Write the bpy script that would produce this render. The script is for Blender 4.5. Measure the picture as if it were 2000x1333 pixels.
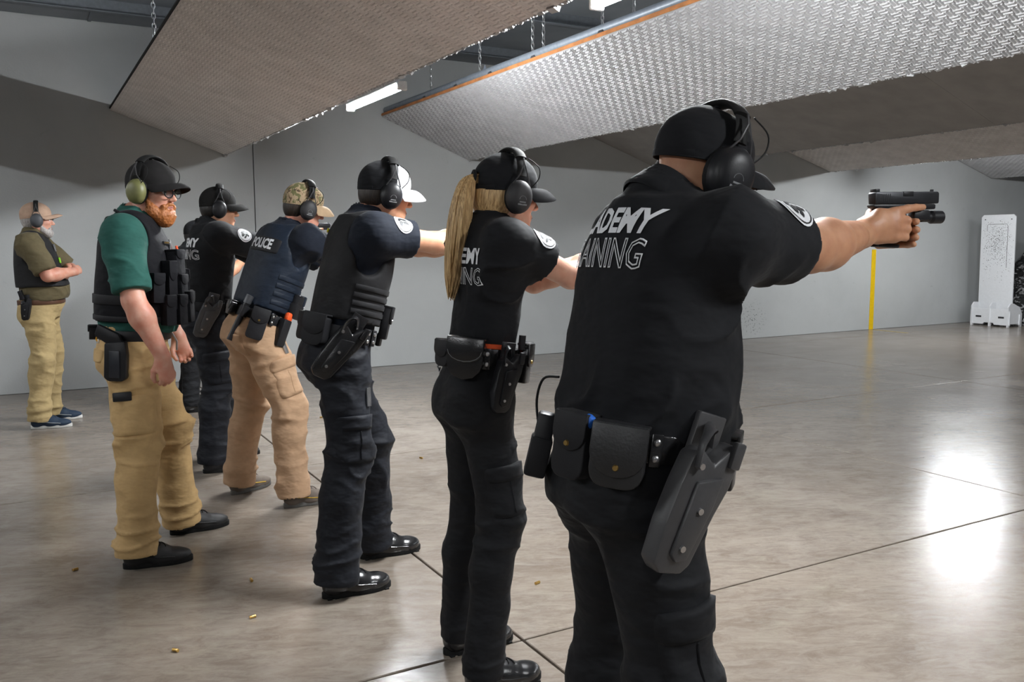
import bpy, bmesh, math, random
import numpy as np
from mathutils import Vector, Matrix
from mathutils.bvhtree import BVHTree
from mathutils import noise as mnoise

for o in list(bpy.data.objects):
    bpy.data.objects.remove(o)
scene = bpy.context.scene
COL = scene.collection
random.seed(7)
RNG = np.random.default_rng(7)

# ------------------------------------------------------------------ camera
CAM_H = 1.42
AZ, PITCH, ROLL = math.radians(29.307), math.radians(6.321), math.radians(-0.226)
cam_data = bpy.data.cameras.new('camera')
cam_data.sensor_width = 36.0
cam_data.lens = 1696.0 / 2000.0 * 36.0
cam_data.clip_start = 0.05
cam = bpy.data.objects.new('camera', cam_data)
COL.objects.link(cam)
_F = Vector((math.sin(AZ) * math.cos(PITCH), math.cos(AZ) * math.cos(PITCH), -math.sin(PITCH)))
_R = Vector((math.cos(AZ), -math.sin(AZ), 0))
_U = _R.cross(_F)
_R, _U = (_R * math.cos(ROLL) + _U * math.sin(ROLL)), (-_R * math.sin(ROLL) + _U * math.cos(ROLL))
cam.matrix_world = Matrix(((_R.x, _U.x, -_F.x, 0), (_R.y, _U.y, -_F.y, 0), (_R.z, _U.z, -_F.z, CAM_H), (0, 0, 0, 1)))
scene.camera = cam

# ------------------------------------------------------------------ world and exposure
world = bpy.data.worlds.new('world')
scene.world = world
world.use_nodes = True
world.node_tree.nodes['Background'].inputs[0].default_value = (0.6, 0.65, 0.7, 1)
world.node_tree.nodes['Background'].inputs[1].default_value = 0.01
vs = scene.view_settings
vs.view_transform = 'Standard'
vs.look = 'None'
vs.gamma = 1.0
vs.use_curve_mapping = False
vs.exposure = 0.72
LAMP_POWER = 400.0          # emission of the LED tubes

# ------------------------------------------------------------------ materials
MATS = {}
def nodes_of(name):
    m = bpy.data.materials.new(name)
    m.use_nodes = True
    nt = m.node_tree
    return m, nt, nt.nodes['Principled BSDF']

def L(nt, a, b):
    nt.links.new(a, b)

def coords(nt, scale=(1, 1, 1), rot=(0, 0, 0)):
    tc = nt.nodes.new('ShaderNodeTexCoord')
    mp = nt.nodes.new('ShaderNodeMapping')
    mp.inputs['Scale'].default_value = scale
    mp.inputs['Rotation'].default_value = rot
    L(nt, tc.outputs['Object'], mp.inputs[0])
    return mp.outputs[0]

def noise_node(nt, vec, scale, detail=4, rough=0.55, dist=0.0):
    n = nt.nodes.new('ShaderNodeTexNoise')
    n.inputs['Scale'].default_value = scale
    n.inputs['Detail'].default_value = detail
    n.inputs['Roughness'].default_value = rough
    n.inputs['Distortion'].default_value = dist
    L(nt, vec, n.inputs['Vector'])
    return n.outputs['Fac']

def ramp(nt, fac, stops):
    r = nt.nodes.new('ShaderNodeValToRGB')
    el = r.color_ramp.elements
    while len(el) < len(stops):
        el.new(0.5)
    for e, (p, c) in zip(el, stops):
        e.position = p
        e.color = (c[0], c[1], c[2], 1) if not isinstance(c, (int, float)) else (c, c, c, 1)
    L(nt, fac, r.inputs[0])
    return r.outputs[0]

def bump(nt, bsdf, height, strength, dist=0.01, prev=None):
    b = nt.nodes.new('ShaderNodeBump')
    b.inputs['Strength'].default_value = strength
    b.inputs['Distance'].default_value = dist
    L(nt, height, b.inputs['Height'])
    if prev is not None:
        L(nt, prev, b.inputs['Normal'])
    L(nt, b.outputs[0], bsdf.inputs['Normal'])
    return b.outputs[0]

def mixc(nt, fac, a, b, mode='MIX'):
    m = nt.nodes.new('ShaderNodeMix')
    m.data_type = 'RGBA'
    m.blend_type = mode
    for sock, v in ((m.inputs[0], fac), (m.inputs[6], a), (m.inputs[7], b)):
        if hasattr(v, 'node'):
            L(nt, v, sock)
        elif isinstance(v, (int, float)):
            sock.default_value = v
        else:
            sock.default_value = (v[0], v[1], v[2], 1)
    return m.outputs[2]

def plain(name, col, rough=0.5, metal=0.0, var=0.12, nscale=30.0, bstr=0.0, bscale=200.0, spec=0.5, sheen=0.0, coat=0.0):
    if name in MATS:
        return MATS[name]
    m, nt, b = nodes_of(name)
    v = coords(nt)
    n = noise_node(nt, v, nscale, 4)
    lo = tuple(max(0, c * (1 - var)) for c in col)
    hi = tuple(min(1, c * (1 + var)) for c in col)
    L(nt, ramp(nt, n, [(0.3, lo), (0.7, hi)]), b.inputs['Base Color'])
    b.inputs['Roughness'].default_value = rough
    b.inputs['Metallic'].default_value = metal
    b.inputs['Specular IOR Level'].default_value = spec
    if sheen:
        b.inputs['Sheen Weight'].default_value = sheen
        b.inputs['Sheen Roughness'].default_value = 0.5
    if coat:
        b.inputs['Coat Weight'].default_value = coat
        b.inputs['Coat Roughness'].default_value = 0.2
    if bstr:
        bump(nt, b, noise_node(nt, v, bscale, 3), bstr, 0.004)
    MATS[name] = m
    return m

def cloth(name, col, rough=0.85, weave=700.0, fold=0.35, sheen=0.03, var=0.12, spec=0.25):
    """woven fabric: slight colour variation, soft creases and a fine thread relief"""
    if name in MATS:
        return MATS[name]
    m, nt, b = nodes_of(name)
    v = coords(nt)
    n = noise_node(nt, v, 14.0, 5, 0.6, 0.4)
    lo = tuple(c * (1 - var) for c in col)
    hi = tuple(min(1, c * (1 + var)) for c in col)
    L(nt, ramp(nt, n, [(0.3, lo), (0.7, hi)]), b.inputs['Base Color'])
    b.inputs['Roughness'].default_value = rough
    b.inputs['Specular IOR Level'].default_value = spec
    b.inputs['Sheen Weight'].default_value = sheen
    b.inputs['Sheen Roughness'].default_value = 0.4
    v2 = coords(nt, (1, 1, 1.9), (0.5, 0.3, 0.2))
    crease = noise_node(nt, v2, 13.0, 2, 0.4, 0.0)
    p = bump(nt, b, crease, fold * 0.9, 0.03)
    bump(nt, b, noise_node(nt, v, weave, 1), 0.15, 0.001, p)
    MATS[name] = m
    return m

def skin_mat(name, col, blush):
    if name in MATS:
        return MATS[name]
    m, nt, b = nodes_of(name)
    v = coords(nt)
    n = noise_node(nt, v, 22.0, 4)
    L(nt, ramp(nt, n, [(0.32, blush), (0.68, col)]), b.inputs['Base Color'])
    b.inputs['Roughness'].default_value = 0.48
    b.inputs['Specular IOR Level'].default_value = 0.4
    b.inputs['Subsurface Weight'].default_value = 0.12
    b.inputs['Subsurface Radius'].default_value = (0.01, 0.004, 0.002)
    b.inputs['Subsurface Scale'].default_value = 0.5
    bump(nt, b, noise_node(nt, v, 260.0, 3), 0.12, 0.002)
    MATS[name] = m
    return m

def emit(name, col, power):
    if name in MATS:
        return MATS[name]
    m, nt, b = nodes_of(name)
    b.inputs['Base Color'].default_value = (0.9, 0.9, 0.9, 1)
    b.inputs['Emission Color'].default_value = (*col, 1)
    b.inputs['Emission Strength'].default_value = power
    MATS[name] = m
    return m

def glass_mat(name, col=(1, 1, 1), rough=0.02, alpha=0.18):
    if name in MATS:
        return MATS[name]
    m, nt, b = nodes_of(name)
    b.inputs['Base Color'].default_value = (*col, 1)
    b.inputs['Roughness'].default_value = rough
    b.inputs['IOR'].default_value = 1.45
    b.inputs['Alpha'].default_value = alpha
    MATS[name] = m
    return m

def concrete_floor():
    m, nt, b = nodes_of('polished_concrete')
    tc = nt.nodes.new('ShaderNodeNewGeometry')
    mp = nt.nodes.new('ShaderNodeMapping')
    L(nt, tc.outputs['Position'], mp.inputs[0])
    v = mp.outputs[0]
    big = noise_node(nt, v, 0.55, 5, 0.62, 0.6)
    base = ramp(nt, big, [(0.28, (0.168, 0.136, 0.107)), (0.50, (0.216, 0.181, 0.149)), (0.72, (0.265, 0.229, 0.196))])
    mp2 = nt.nodes.new('ShaderNodeMapping')
    mp2.inputs['Scale'].default_value = (1.0, 1.35, 1.0)
    mp2.inputs['Rotation'].default_value = (0, 0, 0.35)
    L(nt, tc.outputs['Position'], mp2.inputs[0])
    mid = noise_node(nt, mp2.outputs[0], 2.6, 11, 0.74, 0.25)
    base = mixc(nt, ramp(nt, mid, [(0.30, 0.80), (0.56, 0.0)]), base, (0.125, 0.098, 0.078))
    mp3 = nt.nodes.new('ShaderNodeMapping')
    mp3.inputs['Scale'].default_value = (1.0, 3.0, 1.0)
    mp0 = nt.nodes.new('ShaderNodeMapping')
    mp0.inputs['Rotation'].default_value = (0, 0, 0.45)
    L(nt, tc.outputs['Position'], mp0.inputs[0])
    L(nt, mp0.outputs[0], mp3.inputs[0])
    scr = noise_node(nt, mp3.outputs[0], 7.0, 10, 0.76, 1.0)
    base = mixc(nt, ramp(nt, scr, [(0.46, 0.0), (0.80, 0.42)]), base, (0.36, 0.335, 0.305))
    base = mixc(nt, ramp(nt, scr, [(0.24, 0.70), (0.47, 0.0)]), base, (0.115, 0.092, 0.072))
    spots = noise_node(nt, v, 46.0, 3, 0.6)
    base = mixc(nt, ramp(nt, spots, [(0.20, 0.4), (0.32, 0.0)]), base, (0.07, 0.06, 0.05))
    L(nt, base, b.inputs['Base Color'])
    rr = noise_node(nt, mp2.outputs[0], 1.6, 2, 0.5, 0.3)
    L(nt, ramp(nt, rr, [(0.25, 0.19), (0.75, 0.262)]), b.inputs['Roughness'])
    b.inputs['Specular IOR Level'].default_value = 0.55
    p = bump(nt, b, scr, 0.10, 0.004)
    bump(nt, b, noise_node(nt, v, 9.0, 4, 0.6), 0.04, 0.02, p)
    return m

def painted_wall(name, col):
    m, nt, b = nodes_of(name)
    g = nt.nodes.new('ShaderNodeNewGeometry')
    v = g.outputs['Position']
    n = noise_node(nt, v, 0.7, 6, 0.6, 0.4)
    lo = tuple(c * 0.90 for c in col)
    hi = tuple(c * 1.07 for c in col)
    base = ramp(nt, n, [(0.3, lo), (0.7, hi)])
    s = noise_node(nt, v, 7.0, 8, 0.7, 1.0)
    base = mixc(nt, ramp(nt, s, [(0.26, 0.35), (0.37, 0.0)]), base, tuple(c * 0.55 for c in col))
    # a patch of old splash marks low on the wall
    vm = nt.nodes.new('ShaderNodeVectorMath')
    vm.operation = 'DISTANCE'
    L(nt, v, vm.inputs[0])
    vm.inputs[1].default_value = (9.55, 9.6, 0.30)
    near = ramp(nt, vm.outputs['Value'], [(0.05, 1.0), (0.32, 0.0)])
    sp = ramp(nt, noise_node(nt, v, 38.0, 2, 0.5), [(0.60, 0.0), (0.64, 1.0)])
    base = mixc(nt, mixc(nt, 1.0, near, sp, 'MULTIPLY'), base, (0.12, 0.12, 0.12))
    L(nt, base, b.inputs['Base Color'])
    b.inputs['Roughness'].default_value = 0.72
    bump(nt, b, noise_node(nt, v, 60.0, 5, 0.6), 0.12, 0.01)
    return m

def camo_mat():
    m, nt, b = nodes_of('camouflage_fabric')
    v = coords(nt)
    a = noise_node(nt, v, 24.0, 2, 0.5, 1.5)
    c = ramp(nt, a, [(0.36, (0.10, 0.062, 0.034)), (0.40, (0.30, 0.215, 0.125)), (0.56, (0.36, 0.27, 0.17)), (0.60, (0.12, 0.115, 0.045))])
    for e in c.node.color_ramp.elements: pass
    a2 = noise_node(nt, coords(nt, (1, 1, 1), (1, 2, 0.5)), 38.0, 2, 0.5, 1.0)
    c = mixc(nt, ramp(nt, a2, [(0.62, 0.0), (0.65, 1.0)]), c, (0.055, 0.038, 0.022))
    L(nt, c, b.inputs['Base Color'])
    b.inputs['Roughness'].default_value = 0.9
    MATS['camo'] = m
    return m

def hair_mat(name, lo, hi, scale=(60, 60, 4)):
    if name in MATS:
        return MATS[name]
    m, nt, b = nodes_of(name)
    n = noise_node(nt, coords(nt, scale), 3.0, 5, 0.6)
    L(nt, ramp(nt, n, [(0.35, lo), (0.65, hi)]), b.inputs['Base Color'])
    b.inputs['Roughness'].default_value = 0.45
    bump(nt, b, n, 0.5, 0.004)
    MATS[name] = m
    return m

BLACKFAB = cloth('black_knit', (0.0075, 0.0080, 0.0098))
BLACKTWILL = cloth('black_twill', (0.0070, 0.0075, 0.0092), fold=0.5, rough=0.75)
NAVYTWILL = cloth('dark_navy_twill', (0.0075, 0.0088, 0.0130), fold=0.5, rough=0.7)
NAVYSHIRT = cloth('navy_knit', (0.0075, 0.0105, 0.0185))
NAVYVEST = cloth('navy_carrier', (0.0080, 0.0140, 0.0260), rough=0.6)
BLACKVEST = cloth('black_carrier', (0.0135, 0.0135, 0.0150), rough=0.7, fold=0.25)
VEST2 = cloth('black_nylon_carrier', (0.0065, 0.0065, 0.0085), rough=0.75, fold=0.3, spec=0.15)
GREENSHIRT = cloth('green_jersey', (0.020, 0.088, 0.072), fold=0.35)
OLIVESHIRT = cloth('olive_jersey', (0.105, 0.085, 0.045), fold=0.35)
KHAKI = cloth('khaki_canvas', (0.50, 0.335, 0.155), fold=0.4)
KHAKI2 = cloth('brown_khaki_ripstop', (0.40, 0.255, 0.155), fold=0.4)
KHAKI3 = cloth('khaki_chino', (0.42, 0.315, 0.155), fold=0.4)
NYLON = cloth('black_nylon', (0.011, 0.011, 0.013), rough=0.6, fold=0.1)
GREYNYLON = cloth('charcoal_nylon', (0.028, 0.027, 0.030), rough=0.65, fold=0.1)
LEATHER = plain('black_leather', (0.011, 0.011, 0.012), 0.22, bstr=0.15, bscale=160, spec=0.6)
MATTELEATHER = plain('matte_black_leather', (0.016, 0.016, 0.017), 0.42, bstr=0.2, bscale=120)
POLYMER = plain('black_polymer', (0.012, 0.012, 0.014), 0.42, bstr=0.06, bscale=300, spec=0.3)
GREYPOLY = plain('grey_polymer', (0.045, 0.044, 0.046), 0.42, bstr=0.06, bscale=300)
RUBBER = plain('black_rubber', (0.010, 0.010, 0.010), 0.7, spec=0.2)
GUNMETAL = plain('dark_gunmetal', (0.035, 0.036, 0.040), 0.42, 0.6)
STEEL = plain('bright_steel', (0.55, 0.55, 0.56), 0.3, 1.0)
DARKSTEEL = plain('dark_steel', (0.10, 0.105, 0.115), 0.45, 0.7)
BRASS = plain('brass', (0.62, 0.40, 0.13), 0.3, 1.0)
WHITEPRINT = plain('white_print', (0.72, 0.73, 0.75), 0.7, var=0.04)
WHITEFAB = cloth('white_fabric', (0.62, 0.64, 0.68), fold=0.1)
GREYPRINT = plain('grey_print', (0.16, 0.165, 0.17), 0.6)
ORANGE = plain('orange_plastic', (0.75, 0.09, 0.015), 0.45, var=0.05)
YELLOW = plain('yellow_plastic', (0.70, 0.62, 0.02), 0.5, var=0.05)
LIME = plain('lime_plastic', (0.25, 0.62, 0.03), 0.5)
BLUE = plain('blue_nitrile', (0.02, 0.14, 0.60), 0.5)
OLIVEPLASTIC = plain('olive_plastic', (0.150, 0.150, 0.055), 0.45)
LENS = glass_mat('clear_lens', (0.5, 0.55, 0.6), 0.02, 0.10)
EYEWHITE = plain('eye_white', (0.75, 0.72, 0.70), 0.2, var=0.03)
IRIS = plain('iris', (0.035, 0.030, 0.028), 0.15)
LIPS = plain('lips', (0.42, 0.17, 0.14), 0.45)
WOOD = plain('plywood_edge', (0.50, 0.20, 0.07), 0.7, var=0.3, nscale=8)
CAMO = camo_mat()

# ------------------------------------------------------------------ mesh helpers
def npmesh(name, V, Fq, smooth=True):
    """mesh from numpy vertices and an (n,3|4) face array"""
    me = bpy.data.meshes.new(name)
    V = np.ascontiguousarray(V, dtype=np.float32)
    Fq = np.ascontiguousarray(Fq, dtype=np.int32)
    n, k = Fq.shape
    me.vertices.add(len(V))
    me.vertices.foreach_set('co', V.ravel())
    me.loops.add(n * k)
    me.loops.foreach_set('vertex_index', Fq.ravel())
    me.polygons.add(n)
    me.polygons.foreach_set('loop_start', np.arange(0, n * k, k, dtype=np.int32))
    me.polygons.foreach_set('use_smooth', np.full(n, smooth, dtype=bool))
    me.update(calc_edges=True)
    me.validate()
    return me

def link(name, me, mat=None, parent=None, mw=None):
    o = bpy.data.objects.new(name, me)
    COL.objects.link(o)
    if mat is not None and me is not None and len(me.materials) == 0:
        me.materials.append(mat)
    if parent is not None:
        o.parent = parent
    if mw is not None:
        o.matrix_local = mw
    return o

def empty(name, loc=(0, 0, 0), rz=0.0):
    o = bpy.data.objects.new(name, None)
    COL.objects.link(o)
    o.empty_display_size = 0.1
    o.location = loc
    o.rotation_euler = (0, 0, rz)
    return o

def tag(o, label=None, cat=None, group=None, kind=None):
    if label: o['label'] = label
    if cat: o['category'] = cat
    if group: o['group'] = group
    if kind: o['kind'] = kind
    return o

class MB:
    """collects shapes into one bmesh, linked as ONE mesh object"""
    def __init__(self):
        self.bm = bmesh.new()
    def _merge(self, bm2, M=None):
        if M is not None:
            bm2.transform(M)
        me = bpy.data.meshes.new('tmp')
        bm2.to_mesh(me)
        bm2.free()
        self.bm.from_mesh(me)
        bpy.data.meshes.remove(me)
        return self
    def box(self, c, s, bev=0.0, rot=None, seg=2):
        b = bmesh.new()
        bmesh.ops.create_cube(b, size=1.0)
        bmesh.ops.scale(b, vec=Vector(s), verts=b.verts)
        if bev > 0:
            bmesh.ops.bevel(b, geom=b.edges[:], offset=min(bev, min(s) * 0.49), segments=seg, profile=0.5, affect='EDGES')
        M = Matrix.Translation(Vector(c))
        if rot is not None:
            M = M @ rot
        return self._merge(b, M)
    def prism(self, pts, y0, y1, bev=0.0, M=None, seg=2):
        """polygon in x,z extruded along y"""
        b = bmesh.new()
        vs_ = [b.verts.new((p[0], y0, p[1])) for p in pts]
        f = b.faces.new(vs_)
        r = bmesh.ops.extrude_face_region(b, geom=[f])
        nv = [e for e in r['geom'] if isinstance(e, bmesh.types.BMVert)]
        bmesh.ops.translate(b, vec=(0, y1 - y0, 0), verts=nv)
        bmesh.ops.recalc_face_normals(b, faces=b.faces[:])
        if bev > 0:
            bmesh.ops.bevel(b, geom=b.edges[:], offset=bev, segments=seg, profile=0.5, affect='EDGES', clamp_overlap=True)
        return self._merge(b, M)
    def cyl(self, p0, p1, r0, r1=None, n=14, caps=True):
        r1 = r0 if r1 is None else r1
        p0, p1 = Vector(p0), Vector(p1)
        d = p1 - p0
        b = bmesh.new()
        bmesh.ops.create_cone(b, cap_ends=caps, segments=n, radius1=r0, radius2=r1, depth=d.length)
        M = Matrix.Translation((p0 + p1) / 2) @ d.to_track_quat('Z', 'Y').to_matrix().to_4x4()
        return self._merge(b, M)
    def ball(self, c, r, u=14, v=9, rot=None):
        b = bmesh.new()
        bmesh.ops.create_uvsphere(b, u_segments=u, v_segments=v, radius=1.0)
        r = (r, r, r) if isinstance(r, (int, float)) else r
        bmesh.ops.scale(b, vec=Vector(r), verts=b.verts)
        M = Matrix.Translation(Vector(c))
        if rot is not None:
            M = M @ rot
        return self._merge(b, M)
    def tube(self, pts, r, n=8, closed=False, flat=None, upv=None):
        """sweep a circle (or an ellipse r x flat) along pts"""
        P = [Vector(p) for p in pts]
        m = len(P)
        rr = r if isinstance(r, (list, tuple)) else [r] * m
        rings = []
        b = self.bm
        ref = Vector(upv) if upv else None
        for i in range(m):
            if closed:
                t = P[(i + 1) % m] - P[i - 1]
            else:
                t = P[min(i + 1, m - 1)] - P[max(i - 1, 0)]
            t.normalize()
            if upv is None:
                if ref is None:
                    ref = t.orthogonal()
                ref = (ref - t * ref.dot(t))
                ref = ref.normalized() if ref.length > 1e-6 else t.orthogonal().normalized()
                a = ref
            else:
                a = (Vector(upv) - t * Vector(upv).dot(t)).normalized()
            c = t.cross(a)
            ring = []
            for k in range(n):
                an = 2 * math.pi * k / n
                ring.append(b.verts.new(P[i] + a * (math.cos(an) * rr[i]) + c * (math.sin(an) * (flat if flat else rr[i]))))
            rings.append(ring)
        for i in range(m if closed else m - 1):
            A, B = rings[i], rings[(i + 1) % m]
            for k in range(n):
                b.faces.new((A[k], A[(k + 1) % n], B[(k + 1) % n], B[k]))
        if not closed:
            b.faces.new(list(reversed(rings[0])))
            b.faces.new(rings[-1])
        return self
    def curve(self, pts, r, n=8, steps=5, **kw):
        """tube along a smooth curve through pts"""
        P = [Vector(p) for p in pts]
        m = len(P)
        rr = list(r) if isinstance(r, (list, tuple)) else [r] * m
        Q, R2 = [], []
        for i in range(m - 1):
            p0, p1, p2, p3 = P[max(i - 1, 0)], P[i], P[i + 1], P[min(i + 2, m - 1)]
            for q in range(steps):
                u = q / steps
                Q.append(0.5 * ((2 * p1) + (p2 - p0) * u + (2 * p0 - 5 * p1 + 4 * p2 - p3) * u * u + (3 * p1 - p0 - 3 * p2 + p3) * u ** 3))
                R2.append(rr[i] + (rr[i + 1] - rr[i]) * u)
        return self.tube(Q + [P[-1]], R2 + [rr[-1]], n, **kw)
    def poly(self, pts):
        self.bm.faces.new([self.bm.verts.new(p) for p in pts])
        return self
    def grid(self, G, closed_u=False):
        """G: list of rows of points -> quads"""
        rows = [[self.bm.verts.new(p) for p in row] for row in G]
        for i in range(len(rows) - 1):
            n = len(rows[i])
            for k in range(n if closed_u else n - 1):
                self.bm.faces.new((rows[i][k], rows[i][(k + 1) % n], rows[i + 1][(k + 1) % n], rows[i + 1][k]))
        return self
    def lathe(self, prof, n=20, M=None, sx=1.0, sy=1.0):
        b2 = MB()
        rows = []
        for r, z in prof:
            rows.append([(r * sx * math.cos(2 * math.pi * k / n), r * sy * math.sin(2 * math.pi * k / n), z) for k in range(n)])
        b2.grid(rows, True)
        bmesh.ops.remove_doubles(b2.bm, verts=b2.bm.verts[:], dist=1e-5)
        return self._merge(b2.bm, M)
    def mesh(self, name, smooth=True, angle=35.0):
        me = bpy.data.meshes.new(name)
        bmesh.ops.recalc_face_normals(self.bm, faces=self.bm.faces[:])
        self.bm.to_mesh(me)
        self.bm.free()
        if smooth:
            me.polygons.foreach_set('use_smooth', [True] * len(me.polygons))
            me.set_sharp_from_angle(angle=math.radians(angle))
        return me
    def build(self, name, mat, parent=None, M=None, smooth=True, angle=35.0):
        return link(name, self.mesh(name, smooth, angle), mat, parent, M)

# ------------------------------------------------------------------ implicit modelling
A3 = lambda p: np.asarray(p, dtype=np.float64)
def unit(v):
    v = A3(v)
    return v / np.linalg.norm(v)

def smin(a, b, k):
    if k <= 0:
        return np.minimum(a, b)
    h = np.clip(0.5 + 0.5 * (b - a) / k, 0, 1)
    return b + (a - b) * h - k * h * (1 - h)

class SDF:
    def __init__(self):
        self.p = []
    def _add(self, fn, c, R, k, op):
        self.p.append((fn, A3(c), R, k, op))
        return self
    def cone(self, a, b, ra, rb, k=0.02, op='u', flat=None):
        """round cone; flat=(axis, factor) squeezes it along an axis"""
        a, b = A3(a), A3(b)
        ab = b - a
        l2 = max(ab @ ab, 1e-9)
        def fn(P):
            q = P - a
            t = np.clip((q @ ab) / l2, 0, 1)
            w = q - t[:, None] * ab
            if flat is not None:
                ax = unit(flat[0])
                w = w + (w @ ax)[:, None] * ax * (1.0 / flat[1] - 1.0)
                return (np.linalg.norm(w, axis=1) - (ra + (rb - ra) * t)) * flat[1] ** 0.5
            return np.linalg.norm(w, axis=1) - (ra + (rb - ra) * t)
        return self._add(fn, (a + b) / 2, np.sqrt(l2) / 2 + max(ra, rb), k, op)
    def chain(self, pts, rs, k=0.02, kin=0.006):
        for i in range(len(pts) - 1):
            self.cone(pts[i], pts[i + 1], rs[i], rs[i + 1], k if i == 0 else kin)
        return self
    def ell(self, c, r, k=0.02, op='u', rot=None):
        c, r = A3(c), A3(r)
        def fn(P):
            q = P - c
            if rot is not None:
                q = q @ rot          # columns of rot are the local axes
            k0 = np.linalg.norm(q / r, axis=1)
            k1 = np.linalg.norm(q / (r * r), axis=1) + 1e-9
            return k0 * (k0 - 1) / k1
        return self._add(fn, c, max(r), k, op)
    def tube(self, o, fwd, left, up, secs, k=0.03, op='u', grow=0.0, p=2.3):
        """swept ellipse: secs rows (height, half width, half depth, forward offset)"""
        o, fwd, left, up = A3(o), unit(fwd), unit(left), unit(up)
        S = A3(secs)
        zt = np.linspace(S[0, 0], S[-1, 0], 80)
        tab = []
        for c in (1, 2, 3):
            y = np.interp(zt, S[:, 0], S[:, c])
            ker = np.ones(9) / 9.0
            yy = np.convolve(np.pad(y, 4, 'edge'), ker, 'valid')
            tab.append(yy)
        def fn(P):
            q = P - o
            z, x, y = q @ up, q @ fwd, q @ left
            zc = np.clip(z, zt[0], zt[-1])
            a = np.interp(zc, zt, tab[0]) + grow
            b = np.interp(zc, zt, tab[1]) + grow
            x = x - np.interp(zc, zt, tab[2])
            k0 = ((np.abs(x) / b) ** p + (np.abs(y) / a) ** p) ** (1.0 / p) + 1e-6
            r = np.hypot(x, y) + 1e-6
            d2 = np.where(k0 < 0.25, -0.75 * np.minimum(a, b), r * (1 - 1 / k0))
            dz = np.abs(z - zc)
            return np.where(dz > 0, np.hypot(np.maximum(d2, 0), dz), d2)
        mid = o + up * (zt[0] + zt[-1]) / 2
        return self._add(fn, mid, (zt[-1] - zt[0]) / 2 + S[:, 1:3].max() + abs(S[:, 3]).max() + grow, k, op)
    def plane(self, c, n, k=0.0):
        """keep the side opposite to n"""
        c, n = A3(c), unit(n)
        return self._add(lambda P: (P - c) @ n, c, None, k, 'i')
    def sub(self, other, grow=0.0, k=0.0):
        return self._add(lambda P: other(P) - grow, (0, 0, 0), None, k, 's')
    def inter(self, other, grow=0.0, k=0.0):
        return self._add(lambda P: other(P) - grow, (0, 0, 0), None, k, 'i')
    def __call__(self, P):
        d = np.full(len(P), 0.5)
        for fn, c, R, k, op in self.p:
            if R is None:
                v = fn(P)
                if op == 'i':
                    d = np.maximum(d, v) if k <= 0 else -smin(-d, -v, k)
                elif op == 's':
                    d = np.maximum(d, -v) if k <= 0 else -smin(-d, v, k)
                continue
            m = ((P - c) ** 2).sum(1) < (R + max(k, 0.0) + 0.035) ** 2
            if not m.any():
                continue
            v = fn(P[m])
            if op == 'u':
                d[m] = smin(d[m], v, k)
            elif op == 's':
                d[m] = np.maximum(d[m], -v) if k <= 0 else -smin(-d[m], v, k)
        return d

def snet(fn, lo, hi, h):
    """surface nets: quad mesh of the zero level of fn inside the box"""
    lo, hi = A3(lo), A3(hi)
    n = np.ceil((hi - lo) / h).astype(int) + 1
    ax = [lo[i] + h * np.arange(n[i]) for i in range(3)]
    X, Y, Z = np.meshgrid(*ax, indexing='ij')
    D = fn(np.stack([X.ravel(), Y.ravel(), Z.ravel()], 1)).reshape(n)
    S = D < 0
    nc = n - 1
    acc = np.zeros((*nc, 3))
    cnt = np.zeros(nc)
    offs = [(0, 0, 0), (1, 0, 0), (0, 1, 0), (1, 1, 0), (0, 0, 1), (1, 0, 1), (0, 1, 1), (1, 1, 1)]
    edges = [(0, 1), (2, 3), (4, 5), (6, 7), (0, 2), (1, 3), (4, 6), (5, 7), (0, 4), (1, 5), (2, 6), (3, 7)]
    def corner(A, o):
        return A[o[0]:o[0] + nc[0], o[1]:o[1] + nc[1], o[2]:o[2] + nc[2]]
    Dc = [corner(D, o) for o in offs]
    Sc = [corner(S, o) for o in offs]
    for a, b in edges:
        m = Sc[a] != Sc[b]
        da, db = Dc[a][m], Dc[b][m]
        t = da / (da - db)
        oa, ob = A3(offs[a]), A3(offs[b])
        acc[m] += oa + t[:, None] * (ob - oa)
        cnt[m] += 1
    act = cnt > 0
    idx = np.full(nc, -1, dtype=np.int64)
    idx[act] = np.arange(act.sum())
    cell = np.argwhere(act)
    V = lo + h * (cell + acc[act] / cnt[act][:, None])
    faces = []
    for axis in range(3):
        u, v = (axis + 1) % 3, (axis + 2) % 3
        s0 = [slice(0, n[i]) for i in range(3)]
        s0[axis] = slice(0, n[axis] - 1)
        s1 = list(s0)
        s1[axis] = slice(1, n[axis])
        m = S[tuple(s0)] != S[tuple(s1)]
        E = np.argwhere(m)
        E = E[(E[:, u] > 0) & (E[:, v] > 0) & (E[:, u] < n[u] - 1) & (E[:, v] < n[v] - 1)]
        if len(E) == 0:
            continue
        flip = S[tuple(E.T)]
        def at(du, dv):
            q = E.copy()
            q[:, u] += du
            q[:, v] += dv
            return idx[tuple(q.T)]
        q = np.stack([at(-1, -1), at(0, -1), at(0, 0), at(-1, 0)], 1)
        q[~flip] = q[~flip][:, ::-1]
        faces.append(q)
    return V, (np.concatenate(faces) if faces else np.zeros((0, 4), dtype=np.int64))

def vnormals(V, Fq):
    a, b, c = V[Fq[:, 0]], V[Fq[:, 1]], V[Fq[:, 2]]
    nf = np.cross(b - a, c - a)
    if Fq.shape[1] == 4:
        d = V[Fq[:, 3]]
        nf = np.cross(c - a, d - b)
    N = np.zeros_like(V)
    for k in range(Fq.shape[1]):
        np.add.at(N, Fq[:, k], nf)
    return N / (np.linalg.norm(N, axis=1)[:, None] + 1e-12)

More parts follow.
